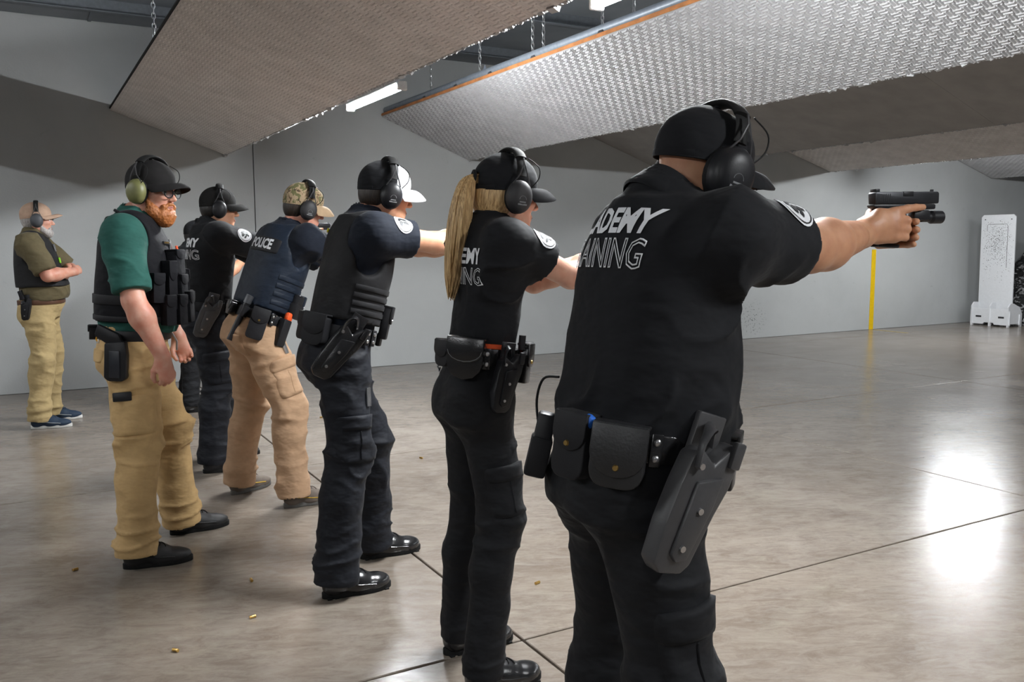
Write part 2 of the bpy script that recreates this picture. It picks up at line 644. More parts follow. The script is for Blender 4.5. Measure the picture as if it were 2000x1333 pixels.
def relax(V, Fq, it=2, w=0.5):
    n = len(V)
    for _ in range(it):
        S = np.zeros_like(V)
        C = np.zeros(n)
        for k in range(4):
            a, b = Fq[:, k], Fq[:, (k + 1) % 4]
            np.add.at(S, a, V[b]); np.add.at(C, a, 1)
            np.add.at(S, b, V[a]); np.add.at(C, b, 1)
        V = V * (1 - w) + w * S / np.maximum(C, 1)[:, None]
    return V

_PERM = RNG.random((32, 32, 32))
def vnoise(P):
    """smooth lattice noise, -1..1"""
    i = np.floor(P).astype(int)
    f = P - i
    f = f * f * (3 - 2 * f)
    i &= 31
    j = (i + 1) & 31
    g = _PERM
    def q(a, b, c): return g[a[:, 0], b[:, 1], c[:, 2]]
    x0 = q(i, i, i) * (1 - f[:, 0]) + q(j, i, i) * f[:, 0]
    x1 = q(i, j, i) * (1 - f[:, 0]) + q(j, j, i) * f[:, 0]
    x2 = q(i, i, j) * (1 - f[:, 0]) + q(j, i, j) * f[:, 0]
    x3 = q(i, j, j) * (1 - f[:, 0]) + q(j, j, j) * f[:, 0]
    y0 = x0 * (1 - f[:, 1]) + x1 * f[:, 1]
    y1 = x2 * (1 - f[:, 1]) + x3 * f[:, 1]
    return (y0 * (1 - f[:, 2]) + y1 * f[:, 2]) * 2 - 1

def ridged(P):
    return 1.0 - 2.0 * np.abs(vnoise(P))

def creases(P, sc, sd):
    """narrow raised folds in a slightly warped field, about -0.5..1.1"""
    W = P * sc + sd
    q = P * 4.0 + sd
    W = W + 0.7 * np.stack([vnoise(q), vnoise(q + 9.1), vnoise(q + 17.3)], 1)
    return 1.6 * (1.0 - np.abs(vnoise(W))) ** 4 - 0.5

def rotz(a):
    c, s = math.cos(a), math.sin(a)
    return np.array([[c, -s, 0], [s, c, 0], [0, 0, 1.0]])

def bvh_of(*VF):
    Vs, Fs, o = [], [], 0
    for V, Fq in VF:
        Vs += [tuple(v) for v in V]
        Fs += [tuple(int(i) + o for i in f) for f in Fq]
        o += len(V)
    return BVHTree.FromPolygons(Vs, Fs)

def text_mesh(txt, size, bold=0.0, outline=0.0, shear=0.0, spacing=1.0):
    cu = bpy.data.curves.new('text', 'FONT')
    cu.body = txt
    cu.size = size
    cu.align_x = 'CENTER'
    cu.align_y = 'CENTER'
    cu.offset = bold
    cu.shear = shear
    cu.space_character = spacing
    cu.resolution_u = 2
    if outline > 0:
        cu.fill_mode = 'NONE'
        cu.bevel_depth = outline
        cu.bevel_resolution = 0
    o = bpy.data.objects.new('text', cu)
    COL.objects.link(o)
    dg = bpy.context.evaluated_depsgraph_get()
    me = bpy.data.meshes.new_from_object(o.evaluated_get(dg))
    bpy.data.objects.remove(o)
    bpy.data.curves.remove(cu)
    bm = bmesh.new()
    bm.from_mesh(me)
    bpy.data.meshes.remove(me)
    return bm

def subdiv_long(bm, mx, rounds=4):
    bmesh.ops.triangulate(bm, faces=bm.faces[:])
    for _ in range(rounds):
        e = [e for e in bm.edges if e.calc_length() > mx]
        if not e:
            break
        bmesh.ops.subdivide_edges(bm, edges=e, cuts=1)
        bmesh.ops.triangulate(bm, faces=bm.faces[:])

def wrap(bm, bvh, c, right, up, off=0.003, stretch=(1, 1)):
    """lay a flat bmesh (x right, y up) onto a surface seen along -(right x up)"""
    c, right, up = Vector(c), Vector(right).normalized(), Vector(up).normalized()
    nrm = right.cross(up).normalized()
    bad = []
    for v in bm.verts:
        p = c + right * v.co.x * stretch[0] + up * v.co.y * stretch[1]
        lift = v.co.z
        h = bvh.ray_cast(p + nrm * 0.4, -nrm, 0.9)
        if h[0] is None:
            bad.append(v)
            continue
        n = h[1] if h[1].dot(nrm) > 0 else -h[1]
        v.co = h[0] + (n * 0.5 + nrm * 0.5) * off + nrm * max(0.0, lift * 0.3)
    if bad:
        bmesh.ops.delete(bm, geom=bad, context='VERTS')
    return bm

def bm_obj(bm, name, mat, parent, smooth=False):
    me = bpy.data.meshes.new(name)
    bm.to_mesh(me)
    bm.free()
    if smooth:
        me.polygons.foreach_set('use_smooth', [True] * len(me.polygons))
    return link(name, me, mat, parent)

# ================================================================== the setting
ROOM_X0, ROOM_X1 = -6.5, 19.5
ROOM_Y0, ROOM_Y1 = -6.0, 9.6
CEIL = 3.60
CONC = concrete_floor()
WALLP = painted_wall('grey_wall_paint', (0.47, 0.485, 0.485))
WALLP2 = painted_wall('grey_end_wall_paint', (0.30, 0.315, 0.33))
CEILP = plain('grey_ceiling_paint', (0.20, 0.215, 0.235), 0.8, nscale=2)
JOINT = plain('dark_joint', (0.035, 0.032, 0.030), 0.9)

floor = MB().box(((ROOM_X0 + ROOM_X1) / 2, (ROOM_Y0 + ROOM_Y1) / 2, -0.14), (ROOM_X1 - ROOM_X0, ROOM_Y1 - ROOM_Y0, 0.2)).build('floor', JOINT)
tag(floor, 'dark sub-base under the polished concrete slabs', kind='structure')
xs = [ROOM_X0, -5.4, -1.95, 1.5, 4.85, 8.4, 11.85, 15.3, ROOM_X1]
ys = [ROOM_Y0, -4.4, -0.95, 2.60, 5.47, 8.95, ROOM_Y1]
GAP = 0.0055
for i in range(len(xs) - 1):
    for j in range(len(ys) - 1):
        a0, a1, b0, b1 = xs[i] + GAP, xs[i + 1] - GAP, ys[j] + GAP, ys[j + 1] - GAP
        MB().box(((a0 + a1) / 2, (b0 + b1) / 2, -0.02), (a1 - a0, b1 - b0, 0.04), 0.003, seg=1).build('slab', CONC, floor, smooth=False)

def wall_with_panels(name, axis, pos, a, b, cuts, mat, inward, h=CEIL):
    """wall core with painted tilt-up panels in front of it"""
    def bx(u0, u1, d0, d1, z0, z1):
        if axis == 'y':
            return ((u0 + u1) / 2, (d0 + d1) / 2, (z0 + z1) / 2), (u1 - u0, abs(d1 - d0), z1 - z0)
        return ((d0 + d1) / 2, (u0 + u1) / 2, (z0 + z1) / 2), (abs(d1 - d0), u1 - u0, z1 - z0)
    c, s = bx(a, b, pos - inward * 0.05, pos - inward * 0.15, -0.04, h)
    w = MB().box(c, s).build(name, JOINT)
    tag(w, kind='structure')
    ed = [a] + cuts + [b]
    for k in range(len(ed) - 1):
        c, s = bx(ed[k] + 0.004, ed[k + 1] - 0.004, pos, pos - inward * 0.05, 0.0, h)
        MB().box(c, s, 0.004, seg=1).build('panel', mat, w, smooth=False)
    return w
wall_with_panels('wall_side', 'y', ROOM_Y1, ROOM_X0, ROOM_X1, [-4.0, 2.22, 8.4], WALLP, -1)
wall_with_panels('wall_near', 'y', ROOM_Y0, ROOM_X0, ROOM_X1, [-4.0, 2.2, 8.4, 14.6], WALLP2, 1)
wall_with_panels('wall_end', 'x', ROOM_X1, ROOM_Y0, ROOM_Y1, [-2.0, 3.9], WALLP2, -1)
wall_with_panels('wall_rear', 'x', ROOM_X0, ROOM_Y0, ROOM_Y1, [-2.0, 3.9], WALLP2, 1)
ceiling = MB().box(((ROOM_X0 + ROOM_X1) / 2, (ROOM_Y0 + ROOM_Y1) / 2, CEIL + 0.06), (ROOM_X1 - ROOM_X0 + 0.3, ROOM_Y1 - ROOM_Y0 + 0.3, 0.12)).build('ceiling', CEILP)
tag(ceiling, 'grey painted roof deck above the baffles', kind='structure')
PURLIN = plain('grey_purlin_paint', (0.16, 0.175, 0.195), 0.6)
for k in range(10):
    y = 8.75 - 1.55 * k
    if y < ROOM_Y0: break
    m = MB().box(((ROOM_X0 + ROOM_X1) / 2, y, CEIL - 0.06), (ROOM_X1 - ROOM_X0, 0.012, 0.12), 0.0)
    m.box(((ROOM_X0 + ROOM_X1) / 2, y - 0.035, CEIL - 0.116), (ROOM_X1 - ROOM_X0, 0.08, 0.008), 0.0)
    m.box(((ROOM_X0 + ROOM_X1) / 2, y + 0.035, CEIL - 0.004), (ROOM_X1 - ROOM_X0, 0.08, 0.008), 0.0)
    m.build('purlin', PURLIN, ceiling, smooth=False)
for k in range(16):
    MB().box((ROOM_X0 + 0.8 + 1.6 * k, (ROOM_Y0 + ROOM_Y1) / 2, CEIL - 0.005), (0.03, ROOM_Y1 - ROOM_Y0, 0.012)).build('deck_seam', PURLIN, ceiling, smooth=False)

# painted safety stripe on wall and floor
YPAINT = plain('yellow_line_paint', (0.78, 0.50, 0.0), 0.5, var=0.06)
ln = empty('safety_line', (12.22, 9.55, 0))
MB().box((0, 0.047, 0.66), (0.10, 0.006, 1.32), 0.0).build('wall_stripe', YPAINT, ln, smooth=False)
fadepaint = plain('worn_yellow_line_paint', (0.42, 0.32, 0.10), 0.5, var=0.3)
MB().box((0, -0.33, 0.0012), (0.06, 0.62, 0.002), 0.0).build('floor_stripe', fadepaint, ln, smooth=False)
tag(ln, 'yellow painted range line running up the grey side wall and along the floor', 'painted line')

# ------------------------------------------------------------------ ceiling baffles
def tread_facing(ny, nx, cell):
    """low basket-weave pads pressed in a rubber facing, all one sheet"""
    V, Fq = [], []
    for j in range(nx):
        for i in range(ny):
            cx, cy = (j + 0.5) * cell, (i + 0.5) * cell
            alt = (i + j) % 2 == 0
            for q in (-1, 1):
                if alt:
                    x0, x1 = cx - 0.56 * cell, cx + 0.56 * cell
                    yc = cy + q * 0.24 * cell
                    y0, y1 = yc - 0.17 * cell, yc + 0.17 * cell
                else:
                    y0, y1 = cy - 0.56 * cell, cy + 0.56 * cell
                    xc = cx + q * 0.24 * cell
                    x0, x1 = xc - 0.17 * cell, xc + 0.17 * cell
                h = 0.0060
                ins = 0.10 * cell
                b = len(V)
                V += [(x0, y0, 0), (x1, y0, 0), (x1, y1, 0), (x0, y1, 0),
                      (x0 + ins, y0 + ins, h), (x1 - ins, y0 + ins, h), (x1 - ins, y1 - ins, h), (x0 + ins, y1 - ins, h)]
                Fq += [(b + 4, b + 5, b + 6, b + 7), (b, b + 1, b + 5, b + 4), (b + 1, b + 2, b + 6, b + 5), (b + 2, b + 3, b + 7, b + 6), (b + 3, b, b + 4, b + 7)]
    V = np.array(V, dtype=float)
    Fq = np.array(Fq)
    me = npmesh('tread_relief', V, Fq, False)
    return me
CELL = 0.05
B_LEN = 14.0
BNY, BNX = int(9.5 / CELL), 23
TREAD = tread_facing(BNY, BNX, CELL)
FACING = plain('grey_rubber_facing', (0.40, 0.40, 0.405), 0.6, var=0.1, nscale=5, bstr=0.2, bscale=90)
FACING_LIFT = plain('lifted_rubber_facing', (0.62, 0.59, 0.57), 0.6, var=0.1, nscale=5, bstr=0.2, bscale=90)  # same rubber as FACING, colour raised to make up for weak bounce light
FACING_D = plain('dark_grey_facing', (0.16, 0.158, 0.155), 0.6, var=0.12, nscale=4, bstr=0.2, bscale=60)
PLATE = plain('blue_grey_steel', (0.23, 0.26, 0.30), 0.5, 0.3)
PLYW = plain('plywood_core', (0.32, 0.20, 0.11), 0.8)
DARKPAINT = plain('black_edge_paint', (0.02, 0.02, 0.022), 0.7)
def baffle(xu, zu, xl, zl, face, label, tread=True, relief=1.0, rail=True):
    d = Vector((xl - xu, 0, zl - zu))
    w = d.length
    ex = d.normalized()
    ez = Vector((-(zl - zu), 0, (xl - xu))).normalized()     # upward normal of the sheet
    root = empty('ceiling_baffle', (xu, ROOM_Y1 - 0.012, zu))
    # local frame: u along slope, v towards the camera (-Y), n downwards
    M = Matrix(((ex.x, 0, -ez.x, 0), (0, -1, 0, 0), (ex.z, 0, -ez.z, 0), (0, 0, 0, 1)))
    y1 = B_LEN
    MB().box((w / 2, y1 / 2, -0.022), (w, y1, 0.04), 0.0).build('plywood_core', PLYW, root, M, smooth=False)
    rng = random.Random(int(xu * 100))
    # facing sheets, each 2.4 m long, two rows
    v = 0.0
    while v < y1 - 0.01:
        e = min(v + 2.4, y1)
        MB().box((w / 2, (v + e) / 2, 0.0025), (w + 0.004, e - v - 0.002, 0.007), 0.0).build('facing_sheet', face, root, M, smooth=False)
        v = e
    MB().box((-0.006, y1 / 2, -0.018), (0.014, y1, 0.022), 0.0).build('edge_strip', WOOD if rail else DARKPAINT, root, M, smooth=False)
    if tread:
        s = (w - 0.01) / (BNX * CELL)
        o = link('tread_relief', TREAD if False else TREAD.copy(), None, root, M @ Matrix.Translation((0.005, 0.02, 0.006)) @ Matrix.Diagonal((s, 1, relief, 1)))
        o.data.materials.clear(); o.data.materials.append(face)
        o['kind'] = 'stuff'
    # torn fringe along the lower edge
    V, Fq = [], []
    v = 0.0
    while v < 9.6:
        st = rng.uniform(0.012, 0.03)
        hs = rng.uniform(0.004, 0.008) * (2.2 if rng.random() < 0.06 else 1.0)
        R = np.array(Matrix.Rotation(rng.uniform(-0.6, 0.6), 3, 'X') @ Matrix.Rotation(rng.uniform(-0.6, 0.6), 3, 'Y') @ Matrix.Rotation(rng.uniform(-0.6, 0.6), 3, 'Z'))
        b = len(V)
        for cx_, cy_, cz_ in ((-1, -1, -1), (1, -1, -1), (1, 1, -1), (-1, 1, -1), (-1, -1, 1), (1, -1, 1), (1, 1, 1), (-1, 1, 1)):
            q = R @ np.array([cx_ * hs, cy_ * hs * 1.3, cz_ * hs * 0.9])
            V.append((w + 0.002 + q[0], v + q[1], 0.004 + q[2] + rng.uniform(-0.001, 0.001)))
        Fq += [(b, b + 3, b + 2, b + 1), (b + 4, b + 5, b + 6, b + 7), (b, b + 1, b + 5, b + 4), (b + 1, b + 2, b + 6, b + 5), (b + 2, b + 3, b + 7, b + 6), (b + 3, b, b + 4, b + 7)]
        v += st
    fe = link('frayed_edge', npmesh('frayed_edge', np.array(V, dtype=float), np.array(Fq), False), FACING, root, M)
    fe['kind'] = 'stuff'
    # steel plate behind and stiffener rails
    MB().box((w / 2, y1 / 2, -0.047), (w - 0.02, y1, 0.008), 0.0).build('steel_plate', PLATE, root, M, smooth=False)
    if rail:
        MB().cyl((0.02, 0, -0.085), (0.02, y1, -0.085), 0.034, n=12).build('conduit', PLATE, root, M)
        for k, vv in enumerate([0.35, 1.15, 1.9, 2.6, 3.35, 4.3, 5.4, 6.6, 8.0]):
            MB().box((0.012, vv, -0.06), (0.03, 0.06, 0.05), 0.004).build('clip', DARKSTEEL, root, M)
        for vv in (2.36, 5.55):
            m = MB()
            m.prism([(0.0, 0.0), (0.16, 0.0), (0.0, 0.14)], -0.006, 0.006)
            m.build('gusset', PLATE, root, M @ Matrix.Translation((0.03, vv, -0.05)) @ Matrix.Rotation(math.pi, 4, 'X'), smooth=False)
    tag(root, label, 'baffle', 'overhead range baffles')
    return root
b1 = baffle(0.843, 2.765, 1.931, 2.379, FACING_LIFT, 'taupe textured overhead baffle nearest the left, with the frayed lower edge', rail=False, relief=0.55)
b0 = baffle(-2.00, 2.765, -0.90, 2.379, FACING_LIFT, 'unseen overhead baffle added behind the shooters, outside the left of the frame', rail=False)  # unseen, added to shade the upper side wall from the rear tubes
b2 = baffle(3.685, 2.89, 4.793, 2.451, FACING, 'brightly lit white textured overhead baffle with orange plywood edge', relief=1.7)
b3 = baffle(6.50, 2.86, 7.66, 2.47, plain('dark_taupe_facing', (0.34, 0.325, 0.31), 0.7, var=0.1, nscale=4, bstr=0.2, bscale=60), 'smooth dark grey overhead baffle just beyond the bright one', tread=False)
b4 = baffle(9.98, 2.86, 11.10, 2.545, FACING_LIFT, 'dim textured overhead baffle behind the smooth dark one')
b5 = baffle(14.25, 2.87, 15.28, 2.583, FACING, 'small pale overhead baffle farthest downrange above the target stand')

# ------------------------------------------------------------------ chains
def chain_mesh(length):
    m = MB()
    n = max(2, int(length / 0.034))
    for k in range(n):
        z = -0.017 - k * (length - 0.03) / (n - 1) if n > 1 else 0
        pts = []
        for q in range(10):
            a = 2 * math.pi * q / 10
            u, w_ = 0.012 * math.cos(a), 0.024 * math.sin(a)
            pts.append((u, 0, w_ + z) if k % 2 == 0 else (0, u, w_ + z))
        m.tube(pts, 0.0036, 5, closed=True)
    return m
CHAINM = plain('galvanised_chain', (0.36, 0.37, 0.38), 0.4, 0.8)
def chain(x, y, z0, z1, label):
    o = chain_mesh(z1 - z0).build('hanging_chain', CHAINM, None)
    o.location = (x, y, z1)
    MB().tube([(0.0, 0, 0.03), (0.012, 0, 0.012), (0, 0, -0.006), (-0.012, 0, 0.012)], 0.005, 6, closed=True).build('eye_hook', DARKSTEEL, o)
    tag(o, label, 'chain', 'baffle chains')
chain(0.90, 6.72, 2.80, 3.47, 'chain at the top left holding the upper edge of the taupe baffle')
chain(0.90, 5.62, 2.80, 3.47, 'chain cut by the top frame edge beside the taupe baffle')
nmw = ['faint chain at the far left end of the white baffle, above the lit tube', 'chain just right of the lit tube, first clear one above the white baffle', 'left chain of the close pair above the white baffle', 'right chain of the close pair above the white baffle', 'chain right of the close pair, above the middle of the white baffle', 'chain above the white baffle under the second tube, second from right', 'rightmost chain visible above the white baffle']
for y, n_ in zip([8.31, 7.22, 6.28, 6.11, 5.30, 4.93, 4.09], nmw):
    chain(3.73, y, 2.92, 3.47, n_)

# ------------------------------------------------------------------ LED tubes
def tube_light(x, y0, y1, z, label, power, rot=0.0):
    root = empty('tube_light', (x, (y0 + y1) / 2, z))
    ln_ = y1 - y0
    m = MB()
    prof = [(-0.030, 0.012), (0.030, 0.012), (0.030, 0.034), (-0.030, 0.034)]
    m.prism(prof, -ln_ / 2, ln_ / 2, 0.004)
    m.build('housing', WHITEPLASTIC, root)
    d = MB()
    prof = [(0.032 * math.cos(a), 0.012 + 0.034 * math.sin(a)) for a in np.linspace(math.pi, 2 * math.pi, 10)]
    d.prism(prof, -ln_ / 2 + 0.02, ln_ / 2 - 0.02)
    d.build('diffuser', emit('tube_glow_%g' % power, (0.95, 0.98, 1.0), power), root)
    for s in (-1, 1):
        MB().box((0, s * (ln_ / 2 - 0.012), 0.004), (0.07, 0.028, 0.062), 0.008).build('end_cap', WHITEPLASTIC, root)
        MB().tube([(0, s * (ln_ / 2 - 0.16), 0.035), (0, s * (ln_ / 2 - 0.16), 0.09), (-0.03, s * (ln_ / 2 - 0.16), 0.14)], 0.003, 6).build('hanger', STEEL, root)
    MB().cyl((0, ln_ / 2 - 0.16, 0.09), (0, ln_ / 2 - 0.16, CEIL - 0.1 - z), 0.003, n=6).build('hanger_wire', STEEL, root)
    tag(root, label, 'light', 'LED tube lights')
    return root
WHITEPLASTIC = plain('white_plastic', (0.75, 0.75, 0.74), 0.4)
tube_light(2.33, 5.66, 6.76, 2.50, 'glowing LED tube under the left baffle, above the man in the white cap', LAMP_POWER)
tube_light(2.33, 2.25, 3.37, 2.50, 'glowing LED tube cut by the top edge of the frame', LAMP_POWER)
for k, y in enumerate((-0.6, )):
    tube_light(2.33, y - 0.55, y + 0.55, 2.50, 'LED tube past the near side of the frame, last in the row', LAMP_POWER * 0.6)
for k, y in enumerate((7.5, 4.1, 0.7, -2.7)):
    tube_light(11.75, y - 0.55, y + 0.55, 2.66, ['first', 'second', 'third', 'fourth'][k] + ' LED tube from the side wall, hidden beyond the dim textured baffle', LAMP_POWER * 0.62)
for k, y in enumerate((7.4, 4.2, 1.0, -2.2)):  # unseen row, added to lift the floor at the left
    tube_light(-2.35, y - 0.55, y + 0.55, 2.72, ['first', 'second', 'third', 'fourth'][k] + ' LED tube from the side wall in the unseen row added behind the camera', LAMP_POWER * 0.26)

# ------------------------------------------------------------------ bullet trap, target
def berm():
    nx, ny = 110, 300
    x = np.linspace(0, 4.3, nx)
    y = np.linspace(ROOM_Y0 + 0.05, ROOM_Y1 - 0.02, ny)
    X, Y = np.meshgrid(x, y, indexing='ij')
    P = np.stack([X.ravel(), Y.ravel(), np.zeros(X.size)], 1)
    hgt = np.minimum(X.ravel() * 0.92, 1.9 + 0.18 * X.ravel())
    hgt += 0.16 * vnoise(P * 1.3) * np.minimum(1, X.ravel()) + 0.07 * vnoise(P * 4.1) * np.minimum(1, X.ravel() * 2) + 0.03 * vnoise(P * 13 + 3)
    hgt = np.maximum(hgt, 0.002)
    V = np.stack([X.ravel() + 14.95, Y.ravel(), hgt], 1)
    i = np.arange(nx * ny).reshape(nx, ny)
    Fq = np.stack([i[:-1, :-1].ravel(), i[1:, :-1].ravel(), i[1:, 1:].ravel(), i[:-1, 1:].ravel()], 1)
    m, nt, b = nodes_of('shredded_rubber')
    g = nt.nodes.new('ShaderNodeNewGeometry')
    v = nt.nodes.new('ShaderNodeTexVoronoi')
    v.inputs['Scale'].default_value = 26.0
    L(nt, g.outputs['Position'], v.inputs['Vector'])
    sep = nt.nodes.new('ShaderNodeSeparateColor')
    L(nt, v.outputs['Color'], sep.inputs[0])
    c = ramp(nt, sep.outputs[0], [(0.0, (0.012, 0.012, 0.012)), (0.70, (0.045, 0.045, 0.045)), (0.76, (0.30, 0.30, 0.30)), (1.0, (0.55, 0.55, 0.55))])
    L(nt, c, b.inputs['Base Color'])
    b.inputs['Roughness'].default_value = 0.9
    bump(nt, b, v.outputs['Distance'], 0.8, 0.05)
    o = link('rubber_berm', npmesh('rubber_berm', V, Fq, False), m)
    tag(o, 'sloping pile of shredded black and white rubber behind the target', 'rubber pile', kind='stuff')
berm()
kerb = MB().box((14.86, 1.3, 0.11), (0.14, 14.4, 0.22), 0.01).build('trap_kerb', DARKPAINT)
tag(kerb, 'low black kerb holding back the rubber pile', 'kerb')

WHITEBOARD = plain('white_target_plastic', (0.74, 0.75, 0.77), 0.45, var=0.03)
tg = empty('target_stand', (14.60, 8.96, 0))
TY = 0.30
board = MB().prism([(-TY + 0.04, 1.90), (TY - 0.04, 1.90), (TY, 1.86), (TY, 0.10), (-TY, 0.10), (-TY, 1.86)], -0.012, 0.012, 0.002)
RM = Matrix.Rotation(math.radians(90), 4, 'Z') @ Matrix.Rotation(math.radians(-1.2), 4, 'X')
bo = board.build('target_board', WHITEBOARD, tg, RM, smooth=False)
# bullet holes: small dark pits clustered in the upper half
V, Fq = [], []
r2 = random.Random(4)
for k in range(620):
    if k < 420:
        yy, zz = r2.gauss(0.01, 0.10), r2.gauss(1.46, 0.16)
    else:
        yy, zz = r2.uniform(-0.26, 0.24), r2.gauss(1.22, 0.22)
    if abs(yy) > 0.28 or not 0.35 < zz < 1.84: continue
    rr = r2.uniform(0.003, 0.0065)
    b = len(V)
    for q in range(6):
        V.append((yy + rr * math.cos(q * math.pi / 3) * r2.uniform(0.7, 1.2), 0.0130, zz + rr * math.sin(q * math.pi / 3) * r2.uniform(0.7, 1.2)))
    Fq += [(b, b + 1, b + 2, b + 3), (b, b + 3, b + 4, b + 5)]
ho = link('bullet_holes', npmesh('bullet_holes', np.array(V), np.array(Fq), False), plain('torn_black', (0.07, 0.07, 0.07), 0.9), bo)
ho['kind'] = 'stuff'
m = MB()
m.tube([(-0.17, 0.013, 1.0), (-0.17, 0.013, 1.70), (-0.15, 0.013, 1.74), (0.17, 0.013, 1.74), (0.19, 0.013, 1.72), (0.19, 0.013, 1.62)], 0.004, 5)
m.build('worn_outline', plain('grey_groove', (0.18, 0.18, 0.18), 0.8), bo)
for s in (-1, 1):
    MB().cyl((s * 0.23, 0.008, 1.82), (s * 0.23, 0.018, 1.82), 0.010, n=10).build('bolt', DARKSTEEL, bo)
def rib(y, x0, x1, h):
    return [(x0, 0), (x0 + 0.05, 0), (x0 + 0.07, 0.05), (x1 - 0.07, 0.05), (x1 - 0.05, 0), (x1, 0), (x1, h * 0.75), (x1 - 0.06, h), (x1 - 0.14, h), (x0 + 0.14, h), (x0 + 0.06, h), (x0, h * 0.75)]
for y in (0.30, -0.02, -0.34):
    o = MB().prism([(p[0], p[1]) for p in [(-0.20, 0), (-0.15, 0), (-0.13, 0.05), (0.13, 0.05), (0.15, 0), (0.20, 0), (0.20, 0.22), (0.12, 0.34), (0.05, 0.36), (-0.05, 0.40), (-0.14, 0.40), (-0.20, 0.34)]], y - 0.012, y + 0.012, 0.002).build('side_plate', WHITEBOARD, tg, smooth=False)
for x, h in ((-0.17, 0.30), (0.12, 0.24)):
    MB().prism([(-0.37, 0.03), (-0.10, 0.03), (-0.08, 0.06), (0.08, 0.06), (0.10, 0.03), (0.33, 0.03), (0.33, h - 0.04), (0.29, h), (-0.33, h), (-0.37, h - 0.04)], -x - 0.01, -x + 0.01, 0.002).build('cross_plate', WHITEBOARD, tg, Matrix.Rotation(math.radians(90), 4, 'Z'), smooth=False)
    for yy in (-0.22, 0.18):
        MB().box((x - 0.0112 if x < 0 else x, yy, 0.16), (0.004, 0.10, 0.03), 0.0).build('slot', DARKPAINT, tg, smooth=False)
tag(tg, 'white bullet-pocked target board standing in a slotted white base', 'target')

# ------------------------------------------------------------------ spent casings
def casing(x, y, rz, label, up=False):
    m = MB()
    m.lathe([(0.0001, 0), (0.0049, 0), (0.0049, 0.0012), (0.0042, 0.0016), (0.0049, 0.0024), (0.0048, 0.019), (0.0040, 0.019), (0.0040, 0.003), (0.0001, 0.003)], 12)
    o = m.build('bullet_casing', BRASS)
    o.data.transform(Matrix.Scale(1.25, 4))
    if up:
        o.location = (x, y, 0.0)
    else:
        o.matrix_world = Matrix.Translation((x, y, 0.0062)) @ Matrix.Rotation(rz, 4, 'Z') @ Matrix.Rotation(math.radians(90), 4, 'Y')
    tag(o, label, 'casing', 'spent brass casings')
cas = [(0.115, 4.158, 0.4, 'brass casing on the floor left of the bearded man, nearest the left edge'), (0.772, 3.639, 1.5, 'brass casing on the floor left of the boots of the white-cap man'),
       (0.681, 3.271, 0.2, 'brass casing on bare floor below the bearded man, right of the lowest casing'), (0.399, 3.117, 2.2, 'lowest brass casing at the bottom of the photo, on dark floor'),
       (1.801, 3.015, 0.3, 'brass casing on the floor right of the woman, beside the joint'), (0.595, 8.187, 0.8, 'tiny casing on the floor right of the man with crossed arms'),
       (3.77, 5.884, 1.1, 'tiny casing on the pale floor between the woman and the near shooter'), (2.255, 5.247, 1.9, 'tiny casing on the floor behind the woman at shin height'), (2.076, 6.953, 0.2, 'tiny casing on the pale stained floor behind the white-cap man')]
for c in cas: casing(*c)

# ================================================================== people: shared pieces
def M4(fx, ly, uz, o):
    """matrix with columns fx, ly, uz and origin o"""
    return Matrix(((fx[0], ly[0], uz[0], o[0]), (fx[1], ly[1], uz[1], o[1]), (fx[2], ly[2], uz[2], o[2]), (0, 0, 0, 1)))

def euler_axes(yaw, pitch, roll):
    """x forward, y left, z up; pitch>0 looks down, roll>0 tips to the right"""
    R = Matrix.Rotation(math.radians(yaw), 3, 'Z') @ Matrix.Rotation(math.radians(pitch), 3, 'Y') @ Matrix.Rotation(math.radians(roll), 3, 'X')
    return np.array(R)

def ik(a, b, l1, l2, hint):
    a, b, hint = A3(a), A3(b), A3(hint)
    d = b - a
    D = np.linalg.norm(d)
    s = D / (l1 + l2) * 1.005
    if s > 1: l1, l2 = l1 * s, l2 * s
    x = (l1 * l1 - l2 * l2 + D * D) / (2 * D)
    h = math.sqrt(max(l1 * l1 - x * x, 0))
    u = d / D
    n = hint - u * (hint @ u)
    n = n / (np.linalg.norm(n) + 1e-9)
    return a + u * x + n * h

def capcone(S, a, b, ra, rb, k):
    """round cone with a flat end at b (an open sleeve or cuff)"""
    a, b = A3(a), A3(b)
    ab = b - a
    l2 = ab @ ab
    u = ab / math.sqrt(l2)
    def fn(P):
        q = P - a
        t = np.clip((q @ ab) / l2, 0, 1.2)
        w = q - t[:, None] * ab
        v = np.linalg.norm(w, axis=1) - (ra + (rb - ra) * t)
        return np.maximum(v, (P - b) @ u)
    S._add(fn, (a + b) / 2, math.sqrt(l2) / 2 + max(ra, rb), k, 'u')
    return S

def open_ends(V, Fq, ends, h):
    """drop the cap faces that close a sleeve at (centre, direction, radius)"""
    C = V[Fq].mean(1)
    keep = np.ones(len(Fq), bool)
    a, b, c, d = (V[Fq[:, i]] for i in range(4))
    nf = np.cross(c - a, d - b)
    nf /= np.linalg.norm(nf, axis=1)[:, None] + 1e-12
    for p, n, r in ends:
        p, n = A3(p), unit(n)
        q = C - p
        m = (np.abs(q @ n) < h * 1.2) & (np.linalg.norm(q - (q @ n)[:, None] * n, axis=1) < r) & (nf @ n > 0.6)
        keep &= ~m
    Fq = Fq[keep]
    used, inv = np.unique(Fq, return_inverse=True)
    return V[used], inv.reshape(Fq.shape)

def join(parts):
    Vs, Fs, o = [], [], 0
    for V, Fq in parts:
        if len(Fq) == 0: continue
        Vs.append(V); Fs.append(Fq + o); o += len(V)
    return np.concatenate(Vs), np.concatenate(Fs)

